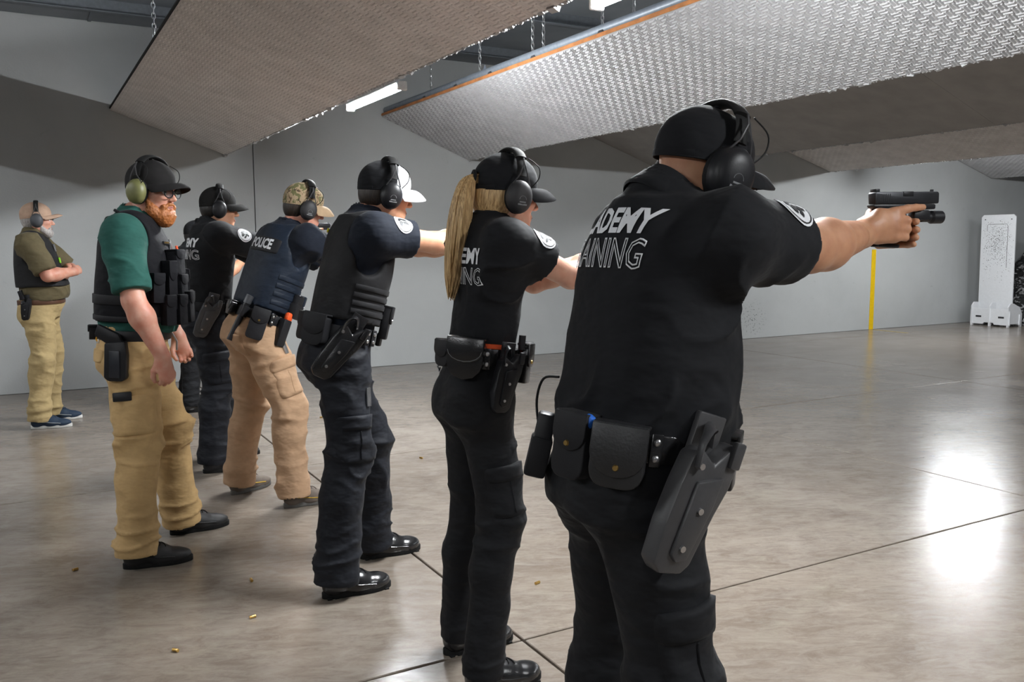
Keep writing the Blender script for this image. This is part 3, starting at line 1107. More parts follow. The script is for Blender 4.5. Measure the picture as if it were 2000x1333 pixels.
# ---- head, in its own frame: x forward, y left, z up, origin between the ears
def head_sdf(neck_local, fem=False, neck_r=0.058):
    S = SDF()
    S.ell((-0.016, 0, 0.032), (0.096, 0.076, 0.088), 0.0)
    S.ell((0.030, 0, -0.030), (0.060, 0.060, 0.085), 0.03)
    S.ell((0.052, 0, -0.092), (0.036, 0.036 if fem else 0.042, 0.028), 0.03)
    S.cone((0.0, 0.050, -0.06), (0.050, 0.024, -0.095), 0.018, 0.018, 0.03)
    S.cone((0.0, -0.050, -0.06), (0.050, -0.024, -0.095), 0.018, 0.018, 0.03)
    for s in (-1, 1):
        S.ell((0.058, s * 0.040, -0.022), (0.028, 0.020, 0.020), 0.02)
        S.ell((0.079, s * 0.030, 0.020), (0.012, 0.024, 0.008), 0.012)
        S.ell((-0.012, s * 0.079, -0.010), (0.020, 0.010, 0.032), 0.008)
    S.ell((0.094, 0.031, -0.001), (0.012, 0.016, 0.010), 0.01, 's')
    S.ell((0.094, -0.031, -0.001), (0.012, 0.016, 0.010), 0.01, 's')
    S.cone((0.086, 0, 0.006), (0.110, 0, -0.030), 0.007, 0.011, 0.010)
    for s in (-1, 1):
        S.ell((0.099, s * 0.010, -0.034), (0.010, 0.008, 0.008), 0.006)
    S.cone((0.086, -0.014, -0.062), (0.086, 0.014, -0.062), 0.0085, 0.0085, 0.006)
    S.cone((0.084, -0.012, -0.073), (0.084, 0.012, -0.073), 0.0090, 0.0090, 0.006)
    S.ell((0.097, 0, -0.0675), (0.014, 0.026, 0.0016), 0.003, 's')
    S.cone(neck_local, (-0.022, 0, -0.045), neck_r * 1.12, neck_r, 0.035)
    return S

def hair_sdf(kind):
    S = SDF()
    S.ell((-0.018, 0, 0.034), (0.101, 0.0805, 0.092), 0.0)
    S.ell((-0.048, 0, -0.015), (0.066, 0.072, 0.065), 0.03)
    if kind == 'long':
        S.ell((-0.046, 0, -0.030), (0.064, 0.074, 0.085), 0.03)
    S.ell((0.10, 0, -0.03), (0.095, 0.16, 0.11), 0.01, 's')
    S.plane((-0.05, 0, -0.062 if kind != 'long' else -0.115), (0.35, 0, -1))
    return S

def beard_sdf():
    S = SDF()
    S.ell((0.058, 0, -0.104), (0.050, 0.050, 0.040), 0.0)
    S.ell((0.062, 0, -0.130), (0.036, 0.036, 0.026), 0.02)
    for s in (-1, 1):
        S.cone((0.016, s * 0.060, -0.034), (0.036, s * 0.052, -0.082), 0.014, 0.022, 0.02)
        S.cone((0.036, s * 0.052, -0.082), (0.058, s * 0.034, -0.108), 0.022, 0.024, 0.02)
        S.cone((0.094, s * 0.006, -0.052), (0.080, s * 0.034, -0.066), 0.008, 0.008, 0.010)
        S.cone((0.080, s * 0.034, -0.066), (0.072, s * 0.034, -0.100), 0.010, 0.014, 0.014)
    S.ell((0.104, 0, -0.0690), (0.022, 0.022, 0.0075), 0.004, 's')
    return S

def cap(root, HM, rear, front, brimm, button=None, brim_pitch=0.10, bl=0.075, opening=False, label=None):
    """ball cap: six seamed panels, curved brim, button and rear strap"""
    c = np.array([-0.014, 0, 0.036])
    rx, ry, rz = 0.112, 0.092, 0.103
    def base_z(x): return 0.006 + 0.024 * (x + 0.12) / 0.22
    nu, nv = 48, 14
    def pt(u, v):
        th = 2 * math.pi * u / nu
        x0, y0 = math.cos(th), math.sin(th)
        e = v / nv * math.pi / 2
        zb = base_z(c[0] + rx * x0) - c[2]
        el = math.asin(max(-0.9, min(0.9, zb / rz)))
        ph = el + (math.pi / 2 - el) * (v / nv)
        sq = 1.0 + (0.06 if x0 > 0 else 0.03) * math.sin(2 * max(ph, 0))
        seam = 0.0012 * math.exp(-(((th / (math.pi / 3) + 0.5) % 1.0 - 0.5) / 0.045) ** 2) if v < nv else 0
        rr = max(0.0, math.cos(ph)) * sq - seam * 8
        return (c[0] + rx * rr * x0, c[1] + ry * rr * y0, c[2] + rz * math.sin(ph) * (1.0 + 0.02 * math.cos(2 * th)))
    def crown(us):
        m = MB()
        m.grid([[pt(u, v) for u in us] for v in range(nv + 1)])
        bmesh.ops.remove_doubles(m.bm, verts=m.bm.verts[:], dist=1e-4)
        return m
    cp = None
    fr = list(range(-10, 11))
    bk = list(range(10, 39))
    if opening:      # rear opening for a ponytail
        m = MB()
        rows = []
        for v in range(nv + 1):
            rows.append([pt(u, v) for u in bk])
        V = [[m.bm.verts.new(p) for p in r] for r in rows]
        for v in range(nv):
            for k in range(len(bk) - 1):
                if v < 4 and 12 <= k <= 15: continue
                m.bm.faces.new((V[v][k], V[v][k + 1], V[v + 1][k + 1], V[v + 1][k]))
        bmesh.ops.remove_doubles(m.bm, verts=m.bm.verts[:], dist=1e-4)
    else:
        m = crown(bk)
    cp = m.build('cap', rear, root, HM, angle=60)
    if label: cp['label'] = label
    crown(fr).build('front_panel', front, cp, angle=60)
    # sweat-band lip
    MB().tube([pt(u, 0) for u in range(48)], 0.0022, 6, closed=True).build('hem', rear, cp)
    # strap
    MB().tube([Vector(pt(u, 0)) + Vector((-0.001, 0, 0.010)) for u in range(17, 32)], 0.010, 8, flat=0.0025, upv=(0, 0, 1)).build('rear_strap', rear, cp)
    MB().ball((c[0], 0, c[2] + rz + 0.003), (0.008, 0.008, 0.004)).build('button', button or rear, cp)
    # brim
    n, q = 25, 7
    top, bot = [], []
    for i in range(q):
        f = i / (q - 1)
        rt, rb = [], []
        for k in range(n):
            a = math.radians(-74 + 148 * k / (n - 1))
            x0 = c[0] + (rx + 0.001) * math.cos(a) * 1.0
            y0 = (ry + 0.001) * math.sin(a)
            ext = bl * max(0.0, math.cos(a * 0.98)) ** 0.55
            x = x0 + ext * f
            y = y0 * (1 + 0.03 * f)
            z = base_z(x0) + 0.004 - 0.026 * (y / ry) ** 2 * f ** 0.7 * 1.0 - brim_pitch * ext * f + 0.012 * math.sin(f * math.pi) * math.cos(a)
            rt.append((x, y, z + 0.002)); rb.append((x, y, z - 0.002))
        top.append(rt); bot.append(rb)
    m = MB()
    m.grid(top)
    m.grid([list(reversed(r)) for r in bot])
    m.grid([top[-1], bot[-1]])
    bmesh.ops.remove_doubles(m.bm, verts=m.bm.verts[:], dist=1e-5)
    m.build('brim', brimm, cp, angle=50)
    return cp

def earmuffs(root, HM, cupm, bandm, label=None, logo=False, pad=True, wire=True, cx=1.12, cz=1.38):
    er = empty('ear_defenders')
    er.parent = root
    er.matrix_local = HM
    if label: er['label'] = label
    top = 0.150
    for s in (-1, 1):
        m = MB()
        prof = [(0.0001, 0.040), (0.016, 0.0395), (0.026, 0.036), (0.034, 0.029), (0.0385, 0.018), (0.040, 0.006), (0.040, 0.0), (0.0001, 0.0)]
        # lathe axis z -> outwards along y
        Mx = Matrix.Translation((-0.006, s * 0.098, -0.006)) @ Matrix.Rotation(-s * math.pi / 2, 4, 'X')
        m.lathe(prof, 24, Mx, sx=cx, sy=cz)
        cu = m.build('ear_cup', cupm, er, angle=50)
        m = MB()
        m.lathe([(0.026, 0.0), (0.038, -0.002), (0.041, -0.010), (0.037, -0.020), (0.026, -0.022)], 24, Mx, sx=cx, sy=cz * 0.985)
        m.build('cushion', RUBBER, er, angle=60)
        m = MB()
        m.tube([(-0.036, s * 0.112, 0.035), (-0.020, s * 0.124, 0.066), (-0.008, s * 0.118, 0.100), (-0.006, s * 0.104, 0.122)], 0.0024, 6)
        m.tube([(0.024, s * 0.112, 0.035), (0.008, s * 0.124, 0.066), (-0.004, s * 0.118, 0.100), (-0.006, s * 0.104, 0.122)], 0.0024, 6)
        m.build('yoke', GREYPOLY, er)
        if wire:
            MB().curve([(0.028, s * 0.122, 0.030), (0.052, s * 0.118, 0.062), (0.050, s * 0.112, 0.098), (0.012, s * 0.102, 0.122)], 0.0018, 6).build('wire', RUBBER, er)
        if logo:
            ms = MB()
            ms.tube([(-0.006 + 0.012 * math.cos(a), s * 0.1370, -0.014 + 0.012 * math.sin(a)) for a in np.linspace(0, math.pi, 8)], 0.0012, 5)
            ms.box((-0.006, s * 0.1362, -0.030), (0.032, 0.002, 0.005))
            ms.box((-0.006, s * 0.1368, -0.022), (0.022, 0.002, 0.004))
            ms.build('logo_mark', GREYPRINT, cu)
        MB().cyl((0.022, s * 0.117, 0.012), (0.022, s * 0.124, 0.012), 0.007, n=10).build('knob', RUBBER, cu)
    arc = []
    for k in range(25):
        a = math.pi * k / 24
        arc.append((-0.006, 0.106 * math.cos(a), 0.030 + (top - 0.030) * math.sin(a) ** 0.62 if k not in (0, 24) else 0.062))
    arc = [p for p in arc if p[2] > 0.06]
    MB().tube(arc, 0.017, 10, flat=0.0035, upv=(1, 0, 0)).build('headband', bandm, er)
    if pad:
        a2 = [(p[0], p[1] * 1.02, p[2] + 0.003) for p in arc if p[2] > 0.118]
        MB().tube(a2, 0.0215, 12, flat=0.0085, upv=(1, 0, 0)).build('headband_pad', bandm, er)
    return er

def glasses(root, HM, framem, lens=LENS, full=True):
    g = empty('glasses')
    g.parent = root
    g.matrix_local = HM
    for s in (-1, 1):
        pts = []
        for k in range(16):
            a = 2 * math.pi * k / 16
            yy = s * 0.033 + 0.027 * math.cos(a) * (1.0)
            zz = -0.004 + 0.021 * math.sin(a)
            pts.append((0.108 - 1.9 * yy * yy, yy, zz))
        m = MB()
        m.bm.faces.new([m.bm.verts.new(p) for p in pts])
        m.build('lens', lens, g)
        if full:
            MB().tube(pts, 0.0026, 6, closed=True).build('rim', framem, g)
        else:
            MB().tube(pts[0:9], 0.0018, 6).build('rim', framem, g)
        MB().tube([(0.100, s * 0.060, 0.004), (0.060, s * 0.078, 0.004), (0.0, s * 0.084, 0.002)], 0.0022, 6).build('temple', framem, g)
    MB().tube([(0.1065, -0.007, 0.002), (0.112, 0, 0.006), (0.1065, 0.007, 0.002)], 0.0018, 6).build('bridge', framem, g)
    return g

def eyes(root, HM, browm):
    for s in (-1, 1):
        e = MB().ball((0.077, s * 0.031, -0.001), 0.0122).build('eye', EYEWHITE, root, HM)
        MB().ball((0.0852, s * 0.0315, -0.001), (0.0045, 0.0060, 0.0060), 10, 7).build('iris', IRIS, e)
        MB().tube([(0.088, s * 0.014, 0.020), (0.087, s * 0.030, 0.026), (0.076, s * 0.046, 0.021)], [0.003, 0.0042, 0.002], 6).build('eyebrow', browm, root, HM)
    m = MB()
    m.tube([(0.0925, -0.020, -0.066), (0.0955, -0.008, -0.0640), (0.0955, 0.008, -0.0640), (0.0925, 0.020, -0.066)], [0.001, 0.003, 0.003, 0.001], 6)
    m.tube([(0.0915, -0.017, -0.0695), (0.0945, 0, -0.0725), (0.0915, 0.017, -0.0695)], [0.001, 0.0036, 0.001], 6)
    m.build('lips', LIPS, root, HM)

# ---- hands
def grip_hands(S):
    """both hands closed on a pistol; frame: x barrel, y left, z up, origin at the web of the right hand"""
    K = 0.010
    # right hand: back of the hand outside, three fingers round the grip, index along the frame
    S.cone((-0.078, -0.030, -0.052), (-0.040, -0.031, -0.036), 0.027, 0.029, 0.02, flat=((0, 1, 0.2), 0.82))
    S.cone((-0.040, -0.031, -0.036), (0.002, -0.036, -0.034), 0.029, 0.026, 0.02, flat=((0, 1, 0.2), 0.75))
    S.cone((-0.030, -0.028, -0.008), (0.010, -0.034, -0.008), 0.018, 0.015, 0.015)
    S.cone((-0.030, -0.028, -0.060), (0.008, -0.034, -0.064), 0.018, 0.013, 0.015)
    for z, r, ex in ((-0.020, 0.0105, 0.0), (-0.041, 0.0102, 0.001), (-0.061, 0.0092, -0.004)):
        S.chain([(0.008, -0.041, z), (0.044 + ex, -0.037, z - 0.002), (0.064 + ex, -0.014, z - 0.003), (0.056 + ex, 0.008, z - 0.003)], [r * 1.12, r, r * 0.95, r * 0.85], K, 0.004)
    S.chain([(0.008, -0.038, 0.000), (0.050, -0.031, 0.007), (0.080, -0.024, 0.010), (0.106, -0.019, 0.011)], [0.0118, 0.0103, 0.0092, 0.0078], K, 0.004)
    S.chain([(-0.046, -0.012, -0.022), (-0.014, 0.022, -0.002), (0.020, 0.025, 0.008), (0.044, 0.024, 0.011)], [0.016, 0.0125, 0.0110, 0.0090], 0.014, 0.004)
    # left hand: wraps the right from the other side
    S.cone((-0.066, 0.052, -0.078), (-0.030, 0.046, -0.058), 0.026, 0.027, 0.02, flat=((0, 1, 0), 0.8))
    S.cone((-0.030, 0.046, -0.058), (0.016, 0.040, -0.044), 0.027, 0.024, 0.02, flat=((0, 1, 0), 0.7))
    for z, r, ex in ((-0.026, 0.0100, 0.0), (-0.046, 0.0102, 0.002), (-0.065, 0.0098, 0.0), (-0.082, 0.0086, -0.006)):
        S.chain([(0.026, 0.042, z), (0.066 + ex, 0.030, z), (0.083 + ex, -0.006, z), (0.066 + ex, -0.044, z + 0.001)], [r * 1.15, r, r * 0.95, r * 0.85], K, 0.004)
    S.chain([(-0.026, 0.040, -0.028), (0.012, 0.036, -0.008), (0.046, 0.033, 0.000), (0.070, 0.029, 0.004)], [0.016, 0.0120, 0.0105, 0.0088], 0.014, 0.004)
    return S
R_WRIST = np.array([-0.082, -0.030, -0.054])
L_WRIST = np.array([-0.072, 0.054, -0.082])

def open_hand(S, curl=0.4, side=1):
    """relaxed hand; frame: x along the fingers, y towards the thumb, z back of the hand"""
    S.cone((0.0, 0, 0), (0.045, 0.004, 0), 0.026, 0.030, 0.02, flat=((0, 0, 1), 0.62))
    S.cone((0.045, 0.004, 0), (0.085, 0.0, 0), 0.032, 0.033, 0.02, flat=((0, 0, 1), 0.50))
    for y, l, r in ((0.027, 0.072, 0.0092), (0.009, 0.080, 0.0095), (-0.010, 0.074, 0.0092), (-0.027, 0.058, 0.0082)):
        p = np.array([0.086 - abs(y) * 0.25, y, 0.0])
        pts = [p]
        ang = 0.15
        for k, f in enumerate((0.45, 0.30, 0.25)):
            ang += curl * (0.9 + 0.25 * k)
            p = p + l * f * np.array([math.cos(ang), 0, -math.sin(ang)])
            pts.append(p)
        S.chain(pts, [r * 1.12, r, r * 0.93, r * 0.8], 0.008, 0.004)
    S.chain([(0.020, 0.022, -0.006), (0.050, 0.046, -0.020), (0.078, 0.050, -0.036), (0.100, 0.044, -0.046)], [0.017, 0.0125, 0.0108, 0.0085], 0.014, 0.004)
    return S

# ---- shoes, cached by style; toe along +x, origin under the heel
SHOES = {}
def shoe_data(style):
    if style in SHOES: return SHOES[style]
    S = SDF()
    tall = style == 'boot'
    S.cone((0.046, 0, 0.050), (0.046, 0, 0.085), 0.040, 0.040, 0.0)
    S.cone((0.046, 0, 0.046), (0.150, 0, 0.046), 0.040, 0.041, 0.03)
    S.cone((0.150, -0.004, 0.036), (0.205, -0.006, 0.030), 0.047, 0.046, 0.03, flat=((0, 0, 1), 0.85))
    S.ell((0.228, -0.004, 0.034), (0.056, 0.046, 0.034 if tall else 0.028), 0.02)
    S.cone((0.060, 0, 0.085), (0.150, 0, 0.052), 0.034, 0.034, 0.03)
    if tall:
        S.cone((0.050, 0, 0.080), (0.048, 0, 0.135), 0.040, 0.040, 0.03)
    S.plane((0, 0, 0.016), (0, 0, -1))
    h = 0.006
    V, Fq = snet(S, (-0.02, -0.075, 0.0), (0.31, 0.075, 0.26), h)
    if not tall:   # open collar
        C = V[Fq].mean(1)
        keep = ~((C[:, 2] > 0.112) & (C[:, 0] < 0.085))
        Fq = Fq[keep]
    V = relax(V, Fq, 1, 0.3)
    up = npmesh('shoe', V, Fq)
    out = []
    n = 40
    for k in range(n):
        a = 2 * math.pi * k / n
        ct, st = math.cos(a), math.sin(a)
        x = 0.143 + 0.147 * np.sign(ct) * abs(ct) ** 0.85
        wd = np.interp(x, [0.0, 0.05, 0.12, 0.205, 0.26, 0.29], [0.034, 0.041, 0.039, 0.051, 0.046, 0.040])
        out.append((x, wd * np.sign(st) * abs(st) ** 0.8 + (-0.004 if x > 0.12 else 0)))
    sole = MB().prism(out, 0.0, 0.026, 0.005, Matrix.Rotation(math.radians(90), 4, 'X') @ Matrix.Scale(-1, 4, (0, 0, 1)) if False else Matrix(((1, 0, 0, 0), (0, 0, 1, 0), (0, 1, 0, 0), (0, 0, 0, 1))))
    if tall:
        for k in range(9):
            sole.box((0.02 + 0.03 * k, 0, 0.003), (0.018, 0.086 if k > 4 else 0.070, 0.007), 0.001)
    sm = sole.mesh('sole', True, 50)
    bv = bvh_of((V, Fq))
    lc = MB()
    xs_ = np.linspace(0.105, 0.165, 4)
    for i, x in enumerate(xs_):
        row = []
        for y in np.linspace(-0.024, 0.024, 7):
            hit = bv.ray_cast(Vector((x + 0.010 * math.sin(y * 60 + i), y, 0.4)), Vector((0, 0, -1)))
            if hit[0]: row.append(hit[0] + Vector((0, 0, 0.002)))
        if len(row) > 2: lc.tube(row, 0.0024, 6)
    for s in (-1, 1):
        lc.tube([(0.112, 0, 0.112), (0.120, s * 0.020, 0.118), (0.128, s * 0.034, 0.104), (0.122, s * 0.022, 0.102), (0.112, 0, 0.108)], 0.002, 5)
    lm = lc.mesh('laces')
    # side overlay stripes
    om = []
    for s in (-1, 1):
        ov = MB()
        pts = []
        for t in np.linspace(0, 1, 8):
            x = 0.06 + 0.15 * t
            z = 0.058 - 0.020 * t
            hit = bv.ray_cast(Vector((x, s * 0.2, z)), Vector((0, -s, 0)))
            if hit[0]: pts.append(hit[0] + Vector((0, s * 0.001, 0)))
        if len(pts) > 2: ov.tube(pts, 0.003, 6)
        om.append(ov.mesh('seam'))
    SHOES[style] = (up, sm, lm, om)
    return SHOES[style]

def shoe(root, style, pos, yaw, upm, solem, lacem, pitch=0.0, mir=1, seam=None, scale=1.0):
    up, so, la, om = shoe_data(style)
    M = Matrix.Translation(Vector(pos)) @ Matrix.Rotation(math.radians(yaw), 4, 'Z') @ Matrix.Rotation(math.radians(pitch), 4, 'Y') @ Matrix.Diagonal((scale, scale, scale, 1))
    def dup(me, m_):
        c = me.copy(); c.materials.clear(); c.materials.append(m_); return c
    s = link('shoe', dup(up, upm), None, root, M)
    link('sole', dup(so, solem), None, s)
    link('laces', dup(la, lacem), None, s)
    for q in om:
        link('seam', dup(q, seam or upm), None, s)
    return s

# ---- things that lie on a surface
def patch_on(bvh, root, name, mat, c, right, up, w, h, off=0.008, nx=12, ny=12, round_=0.15, label=None, taper=0.0, M=None):
    """a sewn-on rectangle (pocket, flap, panel) following the cloth below"""
    bm = bmesh.new()
    G = []
    def edge(i, n):
        return -1.0 if i == 0 else 1.0 if i == n else (-0.965 + 1.93 * (i - 1) / max(n - 2, 1))
    for j in range(ny + 1):
        row = []
        for i in range(nx + 1):
            u, v = edge(i, nx), edge(j, ny)
            cr = 1.0 - round_ * 0.5 * max(0, (abs(u) ** 6) * (abs(v) ** 6))
            wd = w * (1 + taper * v)
            row.append(bm.verts.new((u * wd / 2 * cr, v * h / 2 * cr, 0)))
        G.append(row)
    for j in range(ny):
        for i in range(nx):
            bm.faces.new((G[j][i], G[j][i + 1], G[j + 1][i + 1], G[j + 1][i]))
    border = {G[j][i] for j in range(ny + 1) for i in range(nx + 1) if i in (0, nx) or j in (0, ny)}
    c, right, up = Vector(c), Vector(right).normalized(), Vector(up).normalized()
    nrm = right.cross(up).normalized()
    bad = []
    for v in bm.verts:
        p = c + right * v.co.x + up * v.co.y
        hit = bvh.ray_cast(p + nrm * 0.35, -nrm, 0.8)
        if hit[0] is None: bad.append(v); continue
        v.co = hit[0] + nrm * (-0.004 if v in border else off)
    if bad: bmesh.ops.delete(bm, geom=bad, context='VERTS')
    o = bm_obj(bm, name, mat, root, True)
    if label: o['label'] = label
    return o

def ring_hits(bvh, c, fwd, left, up, a0, a1, n, tilt=0.0, close=False):
    c = Vector(c); fwd = Vector(fwd); left = Vector(left); up = Vector(up)
    P = []
    for k in range(n):
        a = math.radians(a0 + (a1 - a0) * k / (n - 1 if not close else n))
        d = fwd * math.cos(a) - left * math.sin(a)
        hit = bvh.ray_cast(c + d * 0.6 + up * (tilt * math.cos(a)), -d, 0.6)
        r = (hit[0] - (c + up * (tilt * math.cos(a)))).dot(d) if hit[0] else None
        P.append([a, d, r])
    last = next((q[2] for q in P if q[2] is not None), 0.15)
    for q in P:
        if q[2] is None: q[2] = last
        last = q[2]
    rr = np.array([q[2] for q in P])
    mode = 'wrap' if close else 'edge'
    rr = np.convolve(np.pad(rr, 2, mode), np.array([1, 2, 3, 2, 1]) / 9.0, 'valid')
    return [(q[0], q[1], r, c + up * (tilt * math.cos(q[0]))) for q, r in zip(P, rr)]

def band(bvh, root, name, mat, c, fwd, left, up, a0, a1, width, thick=0.004, off=0.002, n=48, tilt=0.0, close=False):
    H = ring_hits(bvh, c, fwd, left, up, a0, a1, n, tilt, close)
    upv = Vector(up)
    m = MB()
    rows = []
    for a, d, r, cc in H:
        ri, ro = r - 0.006, r + off + thick
        z = upv * width / 2
        b = 0.2 * thick
        rows.append([cc + d * ri - z, cc + d * (ro - b) - z, cc + d * ro - z * 0.9, cc + d * ro + z * 0.9, cc + d * (ro - b) + z, cc + d * ri + z])
    if close: rows.append(rows[0])
    m.grid(rows)
    bmesh.ops.remove_doubles(m.bm, verts=m.bm.verts[:], dist=1e-5)
    o = m.build(name, mat, root, angle=40)
    return o, H

class Belt:
    def __init__(self, bvh, root, c, fwd, left, up, mat, width=0.05, thick=0.005, tilt=0.0, name='duty_belt'):
        self.up = Vector(up)
        self.root = root
        self.obj, self.H = band(bvh, root, name, mat, c, fwd, left, up, 0, 360, width, thick, 0.002, 72, tilt, True)
        self.thick = thick
    def at(self, ang, dz=0.0, out=0.006, lean=0.0, cant=0.0):
        """frame on the belt: x towards the front, y inwards, z up; the angle runs from the front over the right side"""
        n = len(self.H)
        f = (ang % 360) / 360 * n
        i = int(f) % n
        a, d, r, cc = self.H[i]
        a2, d2, r2, c2 = self.H[(i + 1) % n]
        w = f - int(f)
        d = (d * (1 - w) + d2 * w).normalized()
        r = r * (1 - w) + r2 * w
        cc = cc * (1 - w) + c2 * w
        p = cc + d * (r + self.thick + out) + self.up * dz
        y = -d
        z = self.up
        x = y.cross(z).normalized()
        M = M4(x, y, z, p)
        return M @ Matrix.Rotation(math.radians(lean), 4, 'X') @ Matrix.Rotation(math.radians(cant), 4, 'Y')

# ---- belt gear: x towards the front, y inwards, z up
def holster(root, M, mat, metal=STEEL, scale=1.0, gun=False, label=None, hood=True):
    h = MB()
    h.prism([(-0.046, 0.020), (-0.030, 0.034), (0.004, 0.012), (0.034, 0.052), (0.056, 0.046), (0.052, -0.020), (0.038, -0.070), (0.020, -0.160), (0.006, -0.178), (-0.040, -0.182), (-0.058, -0.166), (-0.060, -0.100), (-0.054, -0.030)], -0.044, -0.004, 0.006, seg=2)
    hb = h.build('holster', mat, root, M @ Matrix.Scale(scale, 4))
    if label: hb['label'] = label
    m = MB()
    m.prism([(-0.026, -0.020), (0.026, -0.004), (0.022, -0.060), (0.002, -0.150), (-0.020, -0.158), (-0.034, -0.146)], -0.052, -0.042, 0.004, seg=2)
    m.build('face_plate', mat, hb)
    m = MB()
    m.prism([(-0.030, 0.090), (0.030, 0.090), (0.030, -0.030), (-0.030, -0.030)], -0.010, 0.004, 0.003)
    m.build('belt_loop', mat, hb)
    if hood:
        m = MB()
        m.curve([(-0.036, -0.046, 0.004), (-0.040, -0.046, 0.040), (-0.026, -0.038, 0.066), (-0.006, -0.022, 0.068), (0.010, -0.012, 0.040)], 0.012, 8, flat=0.0045, upv=(0.4, 1, 0.4))
        m.build('retention_hood', mat, hb)
        MB().box((0.040, -0.046, 0.036), (0.022, 0.014, 0.046), 0.004).build('release_lever', mat, hb)
    for z, x in ((0.006, -0.034), (-0.066, -0.006), (-0.132, -0.018)):
        MB().cyl((x, -0.043, z), (x, -0.056, z), 0.0065, 0.0055, n=12).build('screw', metal, hb)
    if gun:
        g = MB()
        g.prism([(-0.050, 0.030), (-0.010, 0.045), (-0.030, 0.145), (-0.075, 0.130)], -0.042, -0.012, 0.006)
        g.build('pistol_grip', POLYMER, hb)
    return hb

def pouch(root, M, mat, w, h, d, flap=0.5, snap=BRASS, name='belt_pouch', round_=0.3, label=None, seam=False):
    b = MB()
    r = min(w, h) * round_
    pts = []
    for cx_, cz_, a0 in ((w / 2 - r, h / 2 - r * 0.4, 0), (-w / 2 + r, h / 2 - r * 0.4, 90), (-w / 2 + r, -h / 2 + r, 180), (w / 2 - r, -h / 2 + r, 270)):
        rz = r * 0.4 if a0 < 180 else r
        for k in range(4):
            a = math.radians(a0 + 30 * k)
            pts.append((cx_ + r * math.cos(a), cz_ + rz * math.sin(a)))
    b.prism(pts, -d, 0.002, min(0.010, d * 0.3), seg=3)
    o = b.build(name, mat, root, M)
    if label: o['label'] = label
    if flap > 0:
        f = MB()
        fh = h * flap
        w2 = w * 0.52
        z1 = h / 2 + 0.004
        fp = [(-w2, z1), (w2, z1), (w2 * 1.0, z1 - fh * 0.55)]
        for k in range(1, 8):
            a = math.pi * k / 8
            fp.append((w2 * math.cos(a), z1 - fh * 0.55 - fh * 0.45 * math.sin(a)))
        fp.append((-w2, z1 - fh * 0.55))
        f.prism(fp, -d - 0.006, -d + 0.004, 0.004)
        f.box((0, -d / 2 + 0.002, h / 2 + 0.002), (w * 1.04, d + 0.010, 0.007), 0.003)
        fo = f.build('flap', mat, o)
        if snap:
            MB().cyl((0, -d - 0.006, z1 - fh * 0.80), (0, -d - 0.0095, z1 - fh * 0.80), 0.0065, 0.0050, n=12).build('snap', snap, fo)
        if seam:
            pts = [(p[0] * 0.9, -d - 0.0065, (p[1] - z1) * 0.94 + z1) for p in fp[2:]]
            MB().tube(pts, 0.0009, 5).build('stitching', GREYPRINT, fo)
    return o

def keeper(root, M, mat):
    o = MB().box((0, -0.004, 0), (0.024, 0.008, 0.066), 0.003).build('belt_keeper', mat, root, M)
    for z in (-0.016, 0.016):
        MB().ball((0, -0.009, z), (0.0075, 0.004, 0.0075), 12, 7).build('snap', STEEL, o)
    return o

def mag_pouch(root, M, mat, snap=BRASS, h=0.115, label=None):
    o = MB().box((0, -0.019, -0.02), (0.040, 0.036, h), 0.007).build('magazine_pouch', mat, root, M)
    if label: o['label'] = label
    f = MB()
    f.prism([(-0.022, 0.050), (0.022, 0.050), (0.022, -0.005), (0.010, -0.024), (-0.010, -0.024), (-0.022, -0.005)], -0.044, -0.036, 0.003)
    f.box((0, -0.021, 0.046), (0.043, 0.046, 0.010), 0.004)
    fo = f.build('flap', mat, o)
    MB().cyl((0, -0.043, -0.008), (0, -0.047, -0.008), 0.0065, 0.005, n=12).build('snap', snap, fo)
    return o

def radio(root, M, mat, h=0.14, label=None, antenna=True):
    o = MB().box((0, -0.022, -0.02), (0.058, 0.038, h), 0.007).build('radio', mat, root, M)
    if label: o['label'] = label
    m = MB()
    m.box((0, -0.022, -0.045), (0.066, 0.046, h * 0.62), 0.006)
    m.build('radio_case', NYLON, o)
    if antenna:
        MB().cyl((-0.018, -0.022, h / 2 - 0.02), (-0.018, -0.022, h / 2 + 0.11), 0.006, 0.004, n=10).build('antenna', RUBBER, o)
        MB().cyl((0.014, -0.022, h / 2 - 0.02), (0.014, -0.022, h / 2 - 0.002), 0.008, n=10).build('knob', RUBBER, o)
    return o

